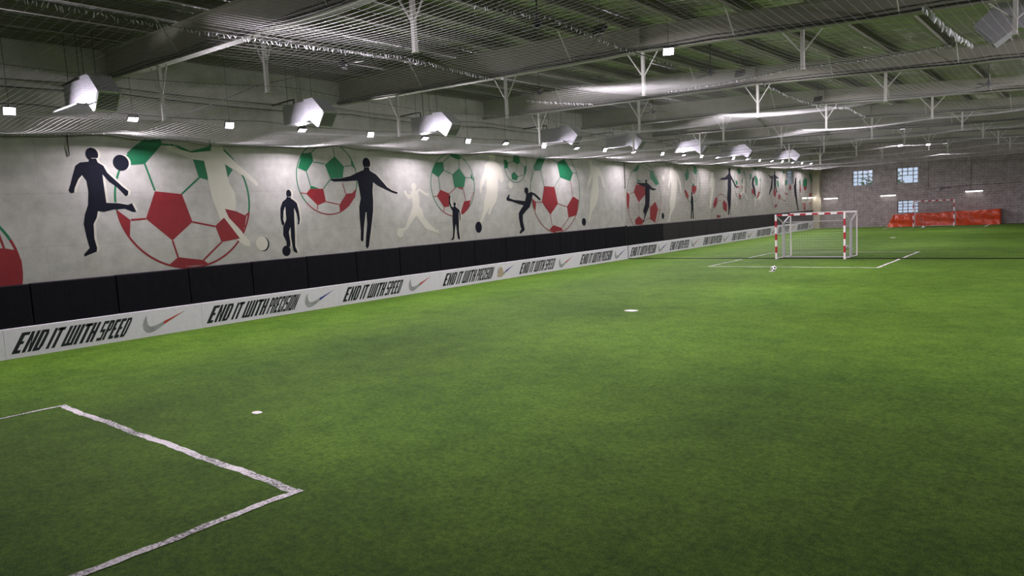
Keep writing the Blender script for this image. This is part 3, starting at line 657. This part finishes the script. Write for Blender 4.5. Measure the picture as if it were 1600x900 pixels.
def board(y0, y1, kind_, n, far):
    root = empty('advertising_board', (0, (y0+y1)/2, 0)); c = (y0+y1)/2
    mb = MB(); z1 = .735; X = .10
    prof = [(.002, .001), (X, .001), (X, z1-.01), (X-.01, z1), (.002, z1)]
    mb.prism(prof, y0+.003-c, y1-.003-c); mb.build('panel', M['board'], root, fix=True)
    tx = X+.002; L_ = (y1-y0)
    a = y0+.11-c; tl = L_*(.531 if kind_ == 'SPEED' else .607)
    mb = MB(); sl = .28
    w_ = tl
    if kind_ == 'SPEED': fr = [('END', 0, .240), ('IT', .278, .372), ('WITH', .408, .692), ('SPEED', .722, 1)]
    else: fr = [('END', 0, .222), ('IT', .255, .337), ('WITH', .370, .625), ('PRECISION', .652, 1)]
    for t_, f0, f1 in fr: word(mb, t_, a+w_*f0, a+w_*f1, .115, .60, tx, sl)
    mb.build('lettering', M['ink'], root)
    e0 = a+w_+(.50 if kind_ == 'SPEED' else .42); ew = L_*.25
    tail = M['tip_red'] if kind_ == 'SPEED' else M['tip_blue']
    em = MB(); em.wallpoly([(e0+u*ew, .12+v*.48) for u, v in HOOK], tx, 0); em.wallpoly([(e0+u*ew, .12+v*.48) for u, v in TAIL], tx, 1)
    em.build('tick_emblem', [M['silver'], tail], root)
    if n == 4 and not far: MB().wallpoly([(e0-.05, .16), (e0+.3, .12), (e0+.42, .3), (e0+.36, .5), (e0+.2, .58), (e0+.12, .42)], tx+.002).build('peeled_patch', M['patch'], root)
    tag(root, 'white END IT WITH %s board, %s %s' % (kind_, ORD[n], 'past the wall joint' if far else 'from the left'), 'advertising board', 'advertising boards along the mural wall')
s0 = 34.33-7*4.88
for i in range(7):
    board(s0+4.88*i, s0+4.88*(i+1), 'PRECISION' if i % 2 == 0 else 'SPEED', i, False)
for i in range(7):
    board(34.46+4.765*i, 34.46+4.765*(i+1), 'PRECISION' if i % 2 == 0 else 'SPEED', i, True)

# ================================================================ ROOF STEEL
def xsplit(pts): return [x for x, z in pts]
XS = sorted({x for x, z in BOT} | {x for x, z in TOP} | {2, 6, 20, 22})
POSTX = [2.9, 7.4, 11.7, 15.4, 19.0]
for ri, y in enumerate(RAFT):
    root = empty('roof_beam', (0, y, 7))
    def L(x, yy, z): return (x, yy, z-7)
    mb = MB()
    for x0, x1 in zip(XS, XS[1:]):
        b0, b1, t0, t1 = interp(BOT, x0), interp(BOT, x1), interp(TOP, x0), interp(TOP, x1)
        mb.add([L(x0, -.006, b0), L(x1, -.006, b1), L(x1, -.006, t1), L(x0, -.006, t0), L(x0, .006, b0), L(x1, .006, b1), L(x1, .006, t1), L(x0, .006, t0)], [(0, 1, 2, 3), (7, 6, 5, 4)])
    mb.build('web', M['steel'], root)
    for nm, P_, o_ in (('bottom_flange', BOT, 0), ('top_flange', TOP, -.015)):
        mb = MB()
        for x0, x1 in zip(XS, XS[1:]):
            a, b_ = interp(P_, x0)+o_, interp(P_, x1)+o_
            vs = [L(x0, -.11, a-.008), L(x1, -.11, b_-.008), L(x1, .11, b_-.008), L(x0, .11, a-.008), L(x0, -.11, a+.010), L(x1, -.11, b_+.010), L(x1, .11, b_+.010), L(x0, .11, a+.010)]
            mb.add(vs, [(3, 2, 1, 0), (4, 5, 6, 7), (0, 1, 5, 4), (2, 3, 7, 6)])
        mb.build(nm, M['steel'], root)
    for x in (4.2, 9.7, 14.0, 17.2):
        MB().tube([L(x, -.08, interp(BOT, x)+.02), L(x, -.62, interp(TOP, x)+.06)], .016, 5).build('brace', M['post'], root)
    rn = random.Random(ri+5); pts = [L(x*.5, -.13+.02*sin(x), interp(BOT, x*.5)+.035+.03*rn.random()) for x in range(0, 47)]
    cb_ = MB().tube(pts, .018, 5); cb_.tube([(p[0], p[1]-.03, p[2]+.03+.05*abs(sin(p[0]*.8))) for p in pts], .010, 4); cb_.build('power_cable', M['cable'], root)
    MB().box(L(11.60, -.10, interp(BOT, 11.65)), L(11.63, .10, interp(TOP, 11.65)-.02)).build('splice_plate', M['steel'], root)
    if ri == 0: tag(root, 'tapered steel roof beam behind the camera end of the hall', 'roof beam', 'tapered roof beams crossing the hall')
    else: tag(root, 'tapered pale steel beam crossing the hall under the roof, %s from the camera' % ORD[ri-1], 'roof beam', 'tapered roof beams crossing the hall')
XPUR = [.12+1.40*k for k in range(18)]
for k, x in enumerate(XPUR):
    z = interp(TOP, x)
    prof = [(x-.035, z), (x+.035, z), (x+.035, z+.012), (x-.023, z+.012), (x-.023, z+.212), (x+.035, z+.212), (x+.035, z+.224), (x-.035, z+.224)]
    o = MB().prism(prof, Y0, DEEP).build('roof_purlin', M['purlin'], fix=True)
    tag(o, 'olive steel purlin running lengthwise under the foil roof, %s from the mural wall' % ORD[k], 'purlin', 'purlins under the roof foil')
# hanging posts with V braces
proto = None
for ri, y in enumerate(RAFT[1:]):
    for k, x in enumerate(POSTX):
        zt = interp(BOT, x)-.008
        h = zt-5.5
        root = empty('hanging_post', (x, y, 5.5))
        MB().box((-.035, -.035, 0), (.035, .035, h)).build('post', M['post'], root)
        for s_ in (-1, 1): MB().tube([(s_*.02, 0, h*.45), (s_*.40, 0, interp(BOT, x+s_*.40)-5.5-.01)], .017, 5).build('brace', M['post'], root)
        MB().box((-.05, -.05, -.01), (.05, .05, .0)).build('end_plate', M['post'], root)
        tag(root, 'white V-braced post, %s from the mural on the %s roof beam' % (ORD[k], ORD[ri]), 'post', 'hanging posts below the roof beams')

# ================================================================ CEILING NET
def sag(x, y):
    v = ((y-8.1)/7.45) % 1; px = [0, 2.9, 7.4, 11.7, 15.4, 19.0, 24.5]
    for a, b_ in zip(px, px[1:]):
        if x <= b_: u = (x-a)/(b_-a); break
    else: u = 0
    return -.13*sin(pi*v)-.12*abs(sin(pi*u))*(.45+.55*sin(pi*v))
def netz(x, y):
    z = NETZ+sag(x, y)
    if x < 1.0: z -= (1-x)*.03*(1+sin(2*pi*(y-.1)/2.62))
    return z
def net_part(x0, x1, y0, y1, cell, r):
    mb = MB()
    nx = int((x1-x0)/cell); ny = int((y1-y0)/cell)
    for i in range(nx+1):
        x = x0+(x1-x0)*i/nx; n = max(2, int((y1-y0)/.5)); mb.tube([(x, y0+(y1-y0)*j/n, netz(x, y0+(y1-y0)*j/n)) for j in range(n+1)], r, 3, cap=False)
    for j in range(ny+1):
        y = y0+(y1-y0)*j/ny; n = max(2, int((x1-x0)/.5)); mb.tube([(x0+(x1-x0)*i/n, y, netz(x0+(x1-x0)*i/n, y)) for i in range(n+1)], r, 3, cap=False)
    return mb
net = tag(empty('ceiling_net', (0, 0, 0)), 'fine pale netting slung under the roof beams over the whole pitch', 'net')
net_part(.05, 24.3, -1, DEEP-.1,   .125, .00135).build('mesh', M['thread'], net)
# edge ropes of the net along the mural wall
mb = MB()
for dx, dz in ((.06, -.03), (.30, .0), (.9, .02)):
    mb.tube([(dx, y*.5, netz(dx, y*.5)+dz+.02*sin(y*1.7)) for y in range(-2, 136)], .009, 4)
mb.build('edge_rope', M['cable'], net)
def ties(y0, y1, x, n, seed, cross=False, dens=1):
    rn = random.Random(seed); mb = MB()
    for i in range(n):
        s_ = y0+(y1-y0)*(i+rn.random()*.8)/n
        px, py = (s_, x) if cross else (x+rn.uniform(-.02, .02), s_)
        z = netz(px, py); l = rn.uniform(.02, .06)*dens; a = Vector((px, py, z+.005)); b_ = a+Vector((rn.uniform(-.03, .03), rn.uniform(-.03, .03), -l))
        mb.tube([a, b_], .0045*dens, 3)
    return mb
for (x, y0, y1, n, sd, dn, nm) in ((11.4, 1, 10.2, 190, 1, 1.1, 'second lengthwise seam, nearest part'), (8.25, 2, 20, 190, 2, .8, 'first lengthwise seam'), (14.4, 6.5, 11.6, 60, 3, .9, 'third lengthwise seam, near part'), (14.4, 16, 25, 110, 4, 1.1, 'third lengthwise seam, middle part'), (18.35, 11, 15.8, 120, 5, 1.6, 'fourth lengthwise seam'), (8.6, 18, 31, 110, 6, .9, 'first lengthwise seam, far part'), (10.6, 12.4, 15, 60, 7, 1.1, 'short seam piece mid-hall'), (.75, 4.6, 7.6, 60, 8, .9, 'seam close to the mural wall')):
    root = tag(empty('net_seam_cord', (0, 0, 0)), 'cord with white tie ends along the ceiling net, '+nm, 'cord', 'tied seam cords of the ceiling net')
    MB().tube([(x, y0+(y1-y0)*j/40, netz(x, y0+(y1-y0)*j/40)+.006) for j in range(41)], .006, 4).build('cord', M['cable'], root)
    tag(ties(y0, y1, x, n, sd, dens=dn).build('tie', M['tie'], root), kind='stuff')
root = tag(empty('net_seam_cord', (0, 0, 0)), 'cord with sparse white ties crossing the hall near the second beam', 'cord', 'tied seam cords of the ceiling net')
MB().tube([(12.6+5.6*j/30, 15.0, netz(12.6+5.6*j/30, 15.0)+.006) for j in range(31)], .006, 4).build('cord', M['cable'], root)
tag(ties(12.6, 18.2, 15.0, 60, 9, True).build('tie', M['tie'], root), kind='stuff')

# ================================================================ CURTAIN NET
cn = tag(empty('curtain_net', (0, 34.46, 0)), 'fine dark curtain net hanging across the hall at the middle goals', 'net')
mb = MB(); cell = .125; x = .12
def hang(x, z): return .03*sin(x*1.3)*(1-z/5.5)
while x < 24.3:
    z0 = 2.25 if 7.9 < x < 11.85 else .02
    mb.tube([(x, hang(x, z), z) for z in (z0, 3.0, 5.35)], .0015, 3, cap=False); x += cell
z = .12
while z < 5.36:
    segs = [(.1, 24.3)] if z > 2.24 else [(.1, 7.9), (11.85, 24.3)]
    for a, b_ in segs:
        n = int((b_-a)/.8)+1; mb.tube([(a+(b_-a)*i/n, hang(a+(b_-a)*i/n, z), z) for i in range(n+1)], .0015, 3, cap=False)
    z += cell
mb.build('mesh', M['thread_dark'], cn)
MB().tube([(.1+i*.5, .06*sin(i*.13), .022) for i in range(49)], .020, 6).build('bottom_rope', M['dark'], cn)
MB().tube([(.1+i*.5, 0, 5.36) for i in range(49)], .010, 5).build('top_rope', M['cable'], cn)

# ================================================================ FLOODLIGHTS
def floodlight(loc, d, W, label, group, drop, spread=170):
    d = Vector(d).normalized(); root = empty('floodlight', loc)
    q = d.to_track_quat('-Z', 'Y').to_matrix()
    def rot(mb): mb.v = [tuple(q @ Vector(v)) for v in mb.v]; return mb
    rot(MB().box((-.13, -.10, -.01), (.13, .10, .045)).box((-.12, -.09, .045), (.12, .09, .075))).build('housing', M['dark'], root)
    for i in range(5): pass
    rot(MB().box((-.115, -.085, -.016), (.115, .085, -.0105))).build('lens', M['lamp'], root)
    br = MB(); br.tube([(-.14, 0, 0), (-.14, 0, .12), (.14, 0, .12), (.14, 0, 0)], .009, 5); br.build('bracket', M['dark'], root)
    MB().tube([(0, 0, .12), (0, 0, drop)], .006, 5).build('hanger_rod', M['dark'], root)
    lo = Vector((0, 0, 0))+d*.03
    area('flood_lamp', lo, d, .23, .17, W, root, spread=spread)
    tag(root, label, 'floodlight', group); return root
FY = [2.9, 5.49, 8.19, 10.83, 13.24, 15.95, 18.5, 20.82, 23.13, 25.81, 28.4, 30.9, 33.79, 37.04, 39.71, 42.21, 44.63, 47.22, 49.66, 52.12, 54.64, 56.91, 59.49, 61.76, 64.16]
for i, y in enumerate(FY):
    rn = random.Random(i+40); z = 5.78
    lab = 'lit white floodlight in the row above the mural, %s from the left' % ORD[i-1] if i else 'lit white floodlight above the mural just outside the left edge'
    floodlight((1.0, y, z), (*((.95, -.10, -.52) if i % 2 else (.42, -.05, -.9)),)[:3], FLOOD_W, lab, 'floodlights above the mural wall', 2.03)
for i, (x, y, z, d, nm) in enumerate(((12.6, 4.95, 6.38, (0, .5, -.85), 'hung mid-hall in the nearest bay, above the frame'), (12.5, 12.4, 6.36, (0, .6, -.8), 'hung mid-hall between the first and second beams, seen from behind'), (12.4, 19.8, 6.37, (0, .6, -.8), 'hung mid-hall between the second and third beams, seen from behind'),
        (12.3, 27.3, 6.35, (0, .6, -.8), 'hung mid-hall between the third and fourth beams, seen from behind'), (12.2, 42.2, 6.2, (0, .3, -.95), 'hung mid-hall beyond the curtain net, nearer one'), (12.0, 57, 6.1, (0, .3, -.95), 'hung mid-hall beyond the curtain net, farther one'),
        (12.55, 15.2, 6.34, (.35, -.55, -.6), 'facing the camera from the middle of the second beam'), (10.1, 52.6, 5.95, (.2, -.5, -.8), 'small lit one far off mid-hall, left of two'), (11.7, 52.6, 5.85, (.2, -.5, -.8), 'small lit one far off mid-hall, right of two'))):
    floodlight((x, y, z), d, FIELD_W*(.6, .7, 1, .8, .6, .6, .3, .15, .15)[i], 'floodlight '+nm, 'floodlights hung mid-hall', interp(TOP, x)-z+.235, spread=125)
# row on the camera-side wall, outside the frame
for i, y in enumerate((14, 18, 23, 28, 36, 45, 56)):
    floodlight((23.4, y, 5.75), (-.75, 0, -.66), FLOOD_W*1.5, 'floodlight on the camera-side wall, %s of the row' % ORD[i], 'floodlights on the camera-side wall', .45)

# ================================================================ AIR DUCTS
def duct(x0, y, z, n, flap=False, mirror=False, s_=1.0):
    root = empty('air_duct', (0, y, 0)); m_ = -1 if mirror else 1; ox = 2*x0 if mirror else 0
    w2 = .42
    def X(a): return x0+m_*a
    def px(prof): return [(X(a), z+b_) for a, b_ in prof]
    MB().prism(px([(0, .62), (0, .05), (1.15, .05), (1.15, .62)]), 0, w2).build('duct_box', M['galv'], root, fix=True)
    MB().prism(px([(1.15, .66), (1.15, .02), (1.38, .05), (1.72, -.19), (2.05, .22), (1.58, .66)]), -.04, w2+.04).build('outlet_head', M['galv'], root, fix=True)
    fr = MB(); a = Vector((1.74, 0, -.17)); b_ = Vector((2.04, 0, .20)); dn = Vector((b_.z-a.z, 0, -(b_.x-a.x))).normalized()
    def onface(t, o): p = a.lerp(b_, t)+dn*o; return (X(p.x), z+p.z)
    g = MB(); g.prism([onface(.06, .002), onface(.94, .002), onface(.94, .008), onface(.06, .008)], 0, w2); g.build('grille', M['grille'], root, fix=True)
    sl = MB()
    for i in range(7):
        t = .10+.80*i/6; sl.prism([onface(t-.006, .008), onface(t+.006, .008), onface(t+.012, .014), onface(t, .014)], 0, w2)
    for yy in (-.03, w2): sl.prism([onface(0, 0), onface(1, 0), onface(1, .025), onface(0, .025)], yy, yy+.03)
    sl.build('louvre', M['galv'], root, fix=True)
    for xx in (.25, .95):
        for yy in (.03, w2-.03): MB().tube([(X(xx), yy, z+.62), (X(xx), yy, interp(TOP, X(xx)))], .008, 5).build('hanger_rod', M['dark'], root)
    e = MB(); e.tube([(X(.3), w2/2, z+.6), (X(.3), w2/2, z+.80), (X(-.05), w2/2+.1, z+.84), (0.0 if not mirror else XR, w2/2+.2, z+.84)], .028, 6); e.build('pipe', M['cable'], root)
    if flap: MB().box((min(X(-.1), X(1.5)), -.30, z-.03), (max(X(-.1), X(1.5)), w2-.02, z-.0)).build('drip_tray', M['galv'], root)
    if flap: MB().tube([(X(.3), 0, z-.0), (X(.3), 0, z+.1)], .02, 5).build('tray_bracket', M['galv'], root)
    tag(root, 'galvanized air duct with angled louvred outlet, %s' % n, 'air duct', 'air ducts along the mural wall' if not mirror else 'air ducts on the camera side')
for i, (y, fl) in enumerate(((6.6, True), (12.5, False), (17.7, False), (25.25, True), (30.75, False), (38.0, False), (44.85, True), (54.3, False))):
    duct(1.16, y, 5.80, ORD[i]+' above the mural counted from the left', fl)
duct(20.3, 16.8, 5.78, 'at the top right hanging by the camera-side posts', False, True)

# ================================================================ CEILING FANS
for i, (x, y, zb, a0, nm) in enumerate(((5.1, 11.8, 6.90, .3, 'left one in the first bay'), (11.4, 11.8, 6.60, .6, 'right one in the first bay'), (5.75, 19.3, 6.80, 1.3, 'left one in the second bay'), (11.75, 19.3, 6.45, .5, 'right one in the second bay'), (5.98, 26.7, 6.70, 1.0, 'left one in the third bay'), (17.5, 26.7, 6.02, .2, 'right one in the third bay'))):
    root = empty('ceiling_fan', (x, y, zb)); zt = interp(TOP, x)+.23-zb
    MB().tube([(0, 0, .05), (0, 0, zt)], .016, 6).tube([(0, 0, zt-.10), (0, 0, zt)], .06, 8).build('downrod', M['dark'], root)
    mt = MB(); mt.tube([(0, 0, -.07), (0, 0, -.02)], .06, 12); mt.tube([(0, 0, -.02), (0, 0, .05)], .12, 14); mt.tube([(0, 0, .05), (0, 0, .12)], .05, 12); mt.build('motor', M['dark'], root)
    for k in range(3):
        a = a0+k*2*pi/3; d = Vector((cos(a), sin(a), 0)); s2 = Vector((-sin(a), cos(a), 0)); bl = MB()
        pts = []
        for t_, wd in ((.1, .035), (.22, .06), (.45, .075), (.66, .06)):
            c = d*t_; pts += [c-s2*wd+Vector((0, 0, -.012)), c+s2*wd+Vector((0, 0, .012)), c+s2*wd+Vector((0, 0, .018)), c-s2*wd+Vector((0, 0, -.006))]
        fs = [(0, 1, 2, 3), (15, 14, 13, 12)]
        for j in range(3):
            for q_ in range(4): fs.append((j*4+q_, (j+1)*4+q_, (j+1)*4+(q_+1) % 4, j*4+(q_+1) % 4))
        bl.add(pts, fs); bl.build('blade', M['dark'], root, fix=True)
    tag(root, 'black three-blade ceiling fan, '+nm, 'ceiling fan', 'ceiling fans between the roof beams')

# ================================================================ LOOSE CABLES
def cable(pts, r, label):
    P_ = [Vector(p) for p in pts]; out = []
    for a, b_ in zip(P_, P_[1:]):
        L_ = (b_-a).length
        for i in range(12): t_ = i/12; out.append(a.lerp(b_, t_)+Vector((0, 0, -.012*L_*4*t_*(1-t_))))
    out.append(P_[-1]); tag(MB().tube(out, r, 5).build('cable', M['cable']), label, 'cable', 'cables strung along the walls and roof')
cable([(.3, y, 6.70) for y in (0, 7.6, 15, 22.5, 30, 37.5, 45, 60)], .012, 'dark cable strung along the mural wall above the ducts, upper one')
cable([(.35, y, 6.52) for y in (0, 8.0, 15.6, 23, 30.5, 38, 46, 60)], .016, 'dark green cable strung along the mural wall above the ducts, lower one')
cable([(.1, 9.1, 5.85), (5.4, 9.1, 6.05), (11.3, 9.2, 6.05), (16, 9.0, 6.1)], .009, 'thin black cable crossing the first bay diagonally in the view')
cable([(.90, y, 5.98) for y in (0, 6, 12, 18, 24, 30, 36, 42, 48, 54, 60, 67)], .012, 'black supply cable linking the floodlights above the mural')
cable([(x, 38.4, 6.35-.03*x) for x in (.5, 6, 12, 18, 24)], .03, 'thick black cable bundle crossing the hall beyond the curtain net')
cable([(.03, 34.42, 5.4), (.05, 34.40, 4.6), (.03, 34.43, 3.9)], .018, 'black cable hanging down the wall joint')
cable([(.03, 6.95, 5.45), (.05, 6.94, 5.2), (.03, 6.95, 4.9)], .014, 'short black cable hanging above the leftmost black painted player')
cable([(9.2, DEEP-.03, 5.3), (9.2, DEEP-.03, 3.2)], .010, 'thin wire down the far wall between the windows and the right tube light')
cable([(12.2, DEEP-.03, 5.6), (12.2, DEEP-.03, 2.75)], .010, 'thin wire feeding the right tube light on the far wall')
cable([(9.0, DEEP-.04, 3.05), (10.2, DEEP-.04, 3.12), (12.1, DEEP-.04, 3.2), (15.5, DEEP-.04, 3.25)], .012, 'grey-black cable running level along the far wall')

# ================================================================ TUBE LIGHTS
def tube_light(loc, rz, label, W=18):
    root = empty('tube_light', loc, rz)
    MB().box((-.62, -.045, .03), (.62, .0, .08)).build('fitting', M['frame'], root)
    MB().tube([(-.58, -.05, 0), (.58, -.05, 0)], .026, 8).build('tube', M['tube'], root)
    area('tube_lamp', (0, -.09, -.01), (0, -1, -.5), 1.15, .05, W, root, (1, .93, .88))
    tag(root, label, 'tube light', 'tube lights on the walls')
tube_light((1.45, DEEP, 2.68), 0, 'lit tube light on the far wall beside the corner column')
tube_light((6.16, DEEP, 2.68), 0, 'lit tube light on the far wall below and left of the right high window')
tube_light((12.42, DEEP, 2.68), 0, 'lit tube light on the far wall above the red tarpaulin')
tube_light((.0, 65.5, 2.85), pi/2, 'lit tube light on the mural wall near the corner, left of two', 10)
tube_light((.0, 67.2, 2.85), pi/2, 'lit tube light on the mural wall near the corner, right of two', 10)
jb = tag(empty('junction_box', (9.9, DEEP, 2.85)), 'small grey junction box on the far wall', 'junction box')
MB().box((-.12, -.08, 0), (.12, 0, .22)).build('box', M['frame'], jb); MB().tube([(.12, -.04, .15), (.5, -.04, .24), (.9, -.03, .22)], .015, 5).build('wire', M['cable'], jb)

# ================================================================ GOALS
def goal(x0, x1, y, d, label, stripes_bar=True, depth=.95, plain=False):
    # posts at x0 and x1; the net side goes towards +y when d = 1
    root = empty('football_goal', ((x0+x1)/2, y, 0)); c = (x0+x1)/2; h = 2.10; t_ = .05 if plain else .08
    a, b_ = x0-c, x1-c; GM = [M['goal_white'], M['goal_red']] if not plain else [M['goal_white'], M['goal_white']]
    for x in (a, b_):
        mb = MB(); n = 11
        for i in range(7): mb.box((x-t_/2, -t_/2, .0+(h+.04)*i/7), (x+t_/2, t_/2, (h+.04)*(i+1)/7), i % 2)
        mb.build('goal_post', GM, root)
    mb = MB(); n = 11
    for i in range(n): mb.box((a+t_/2+(b_-a-t_)*i/n, -t_/2, h-.04), (a+t_/2+(b_-a-t_)*(i+1)/n, t_/2, h+.04), 1 if i % 2 == 0 else 0)
    mb.build('crossbar', GM, root)
    D = depth*d; hb = 1.72
    for x in (a, b_):
        MB().tube([(x, 0, h-.03), (x, D, hb)], .028, 6).build('top_strut', M['goal_white'], root)
        MB().tube([(x, D, hb), (x, D, .03)], .034, 6).build('rear_upright', M['goal_grey'], root)
        MB().tube([(x, .03*d, .03), (x, D, .03)], .028, 6).build('ground_tube', M['goal_white'], root)
    MB().tube([(a, D, hb), (b_, D, hb)], .026, 6).build('rear_bar', M['goal_grey'], root)
    MB().tube([(a, D, .03), (b_, D, .03)], .026, 6).build('rear_ground_bar', M['goal_grey'], root)
    nt = MB(); cell = .12; n = int((b_-a)/cell)
    for i in range(n+1):
        x = a+(b_-a)*i/n; nt.tube([(x, 0, h-.03), (x, D*.5, (h+hb)/2-.05), (x, D, hb), (x, D*.97, .9), (x, D, .03)], .0016, 3, cap=False)
    for i in range(14):
        z = .05+hb*i/14; nt.tube([(a, 0, z), (a, D, z), (b_, D, z), (b_, 0, z)], .0016, 3, cap=False)
    for i in range(1, 8):
        t = i/8; nt.tube([(a, D*t, h+(hb-h)*t), (b_, D*t, h+(hb-h)*t)], .0016, 3, cap=False)
        for x in (a, b_): nt.tube([(x, D*t, h+(hb-h)*t), (x, D*t, .03)], .0016, 3, cap=False)
    nt.build('goal_net', M['thread'], root)
    tag(root, label, 'football goal'); return root
goal(8.33, 11.40, 34.22, 1, 'red and white striped goal at mid-hall, facing the camera')
goal(8.36, 11.42, 36.25, -1, 'plain white goal back to back behind the striped mid-hall goal, facing away', plain=True)
goal(8.42, 11.30, 66.5, 1, 'small distant striped goal in front of the red tarpaulin', depth=.7)

# ================================================================ RED TARPAULIN
root = tag(empty('tarpaulin_stack', (10.2, 67.9, 0)), 'long low stack under a bright red tarpaulin against the far wall', 'tarpaulin')
mb = MB(); nx, nz = 90, 14; rn = random.Random(11)
def tarp(u, v):   # u along x, v round the section: front foot -> top -> back
    x = 6.25+8.05*u
    hgt = 1.02+.14*u+.015*sin(x*5)+.02*sin(x*2.3+1)
    lean = max(0, 1-u*14)
    if v < .55: t = v/.55; y = 67.38+.05*sin(x*9+t*4)*(.4+t)+.04*sin(t*9+x*1.7)+.10*t+(.06 if t < .5 else 0); z = hgt*t
    else: t = (v-.55)/.45; y = 67.48+.86*t; z = hgt+.03*sin(x*4+t*6)*sin(pi*t)
    x += lean*.5*(z/hgt)
    return (x-10.2, y-67.9, z)
vs = [tarp(i/nx, j/nz) for i in range(nx+1) for j in range(nz+1)]
fs = [(i*(nz+1)+j, (i+1)*(nz+1)+j, (i+1)*(nz+1)+j+1, i*(nz+1)+j+1) for i in range(nx) for j in range(nz)]
for i in (0, nx):
    base = len(vs); p0 = tarp(i/nx, 0); vs.append((p0[0], .44, 0)); ring = [i*(nz+1)+j for j in range(nz+1)]
    fs.append(tuple(ring+[base]) if i else tuple([base]+ring[::-1]))
mb.add(vs, fs); mb.build('cover', M['tarp'], root, smooth=True, fix=True)
MB().tube([(-3.8+i*.2, -.47+.02*sin(i), .55+.02*sin(i*1.3)) for i in range(39)], .014, 5).build('seam', M['tarp'], root)

# ================================================================ FOOTBALLS
def ball(x, y, label, seed):
    R = .112; bm = bmesh.new(); bmesh.ops.create_icosphere(bm, subdivisions=4, radius=R)
    ph = (1+5**.5)/2; ico = [Vector(v).normalized() for v in ((0,1,ph),(0,-1,ph),(0,1,-ph),(0,-1,-ph),(1,ph,0),(-1,ph,0),(1,-ph,0),(-1,-ph,0),(ph,0,1),(-ph,0,1),(ph,0,-1),(-ph,0,-1))]
    for f in bm.faces:
        c = f.calc_center_median().normalized(); f.smooth = True
        if max(c.dot(i) for i in ico) > .925: f.material_index = 1
    me = bpy.data.meshes.new('football'); bm.to_mesh(me); bm.free(); me.materials.append(M['ball']); me.materials.append(M['dark'])
    o = bpy.data.objects.new('football', me); COL.objects.link(o); o.location = (x, y, R); o.rotation_euler = (seed, seed*2, seed*.7)
    tag(o, label, 'football', 'footballs lying on the pitch')
ball(10.23, 28.42, 'white and black football on the penalty spot in front of the mid-hall goal', .4)
ball(9.78, 40.9, 'white football seen through the right side of the mid-hall goal', 1.1)
ball(9.75, 63.0, 'white football in front of the distant goal', 2.0)
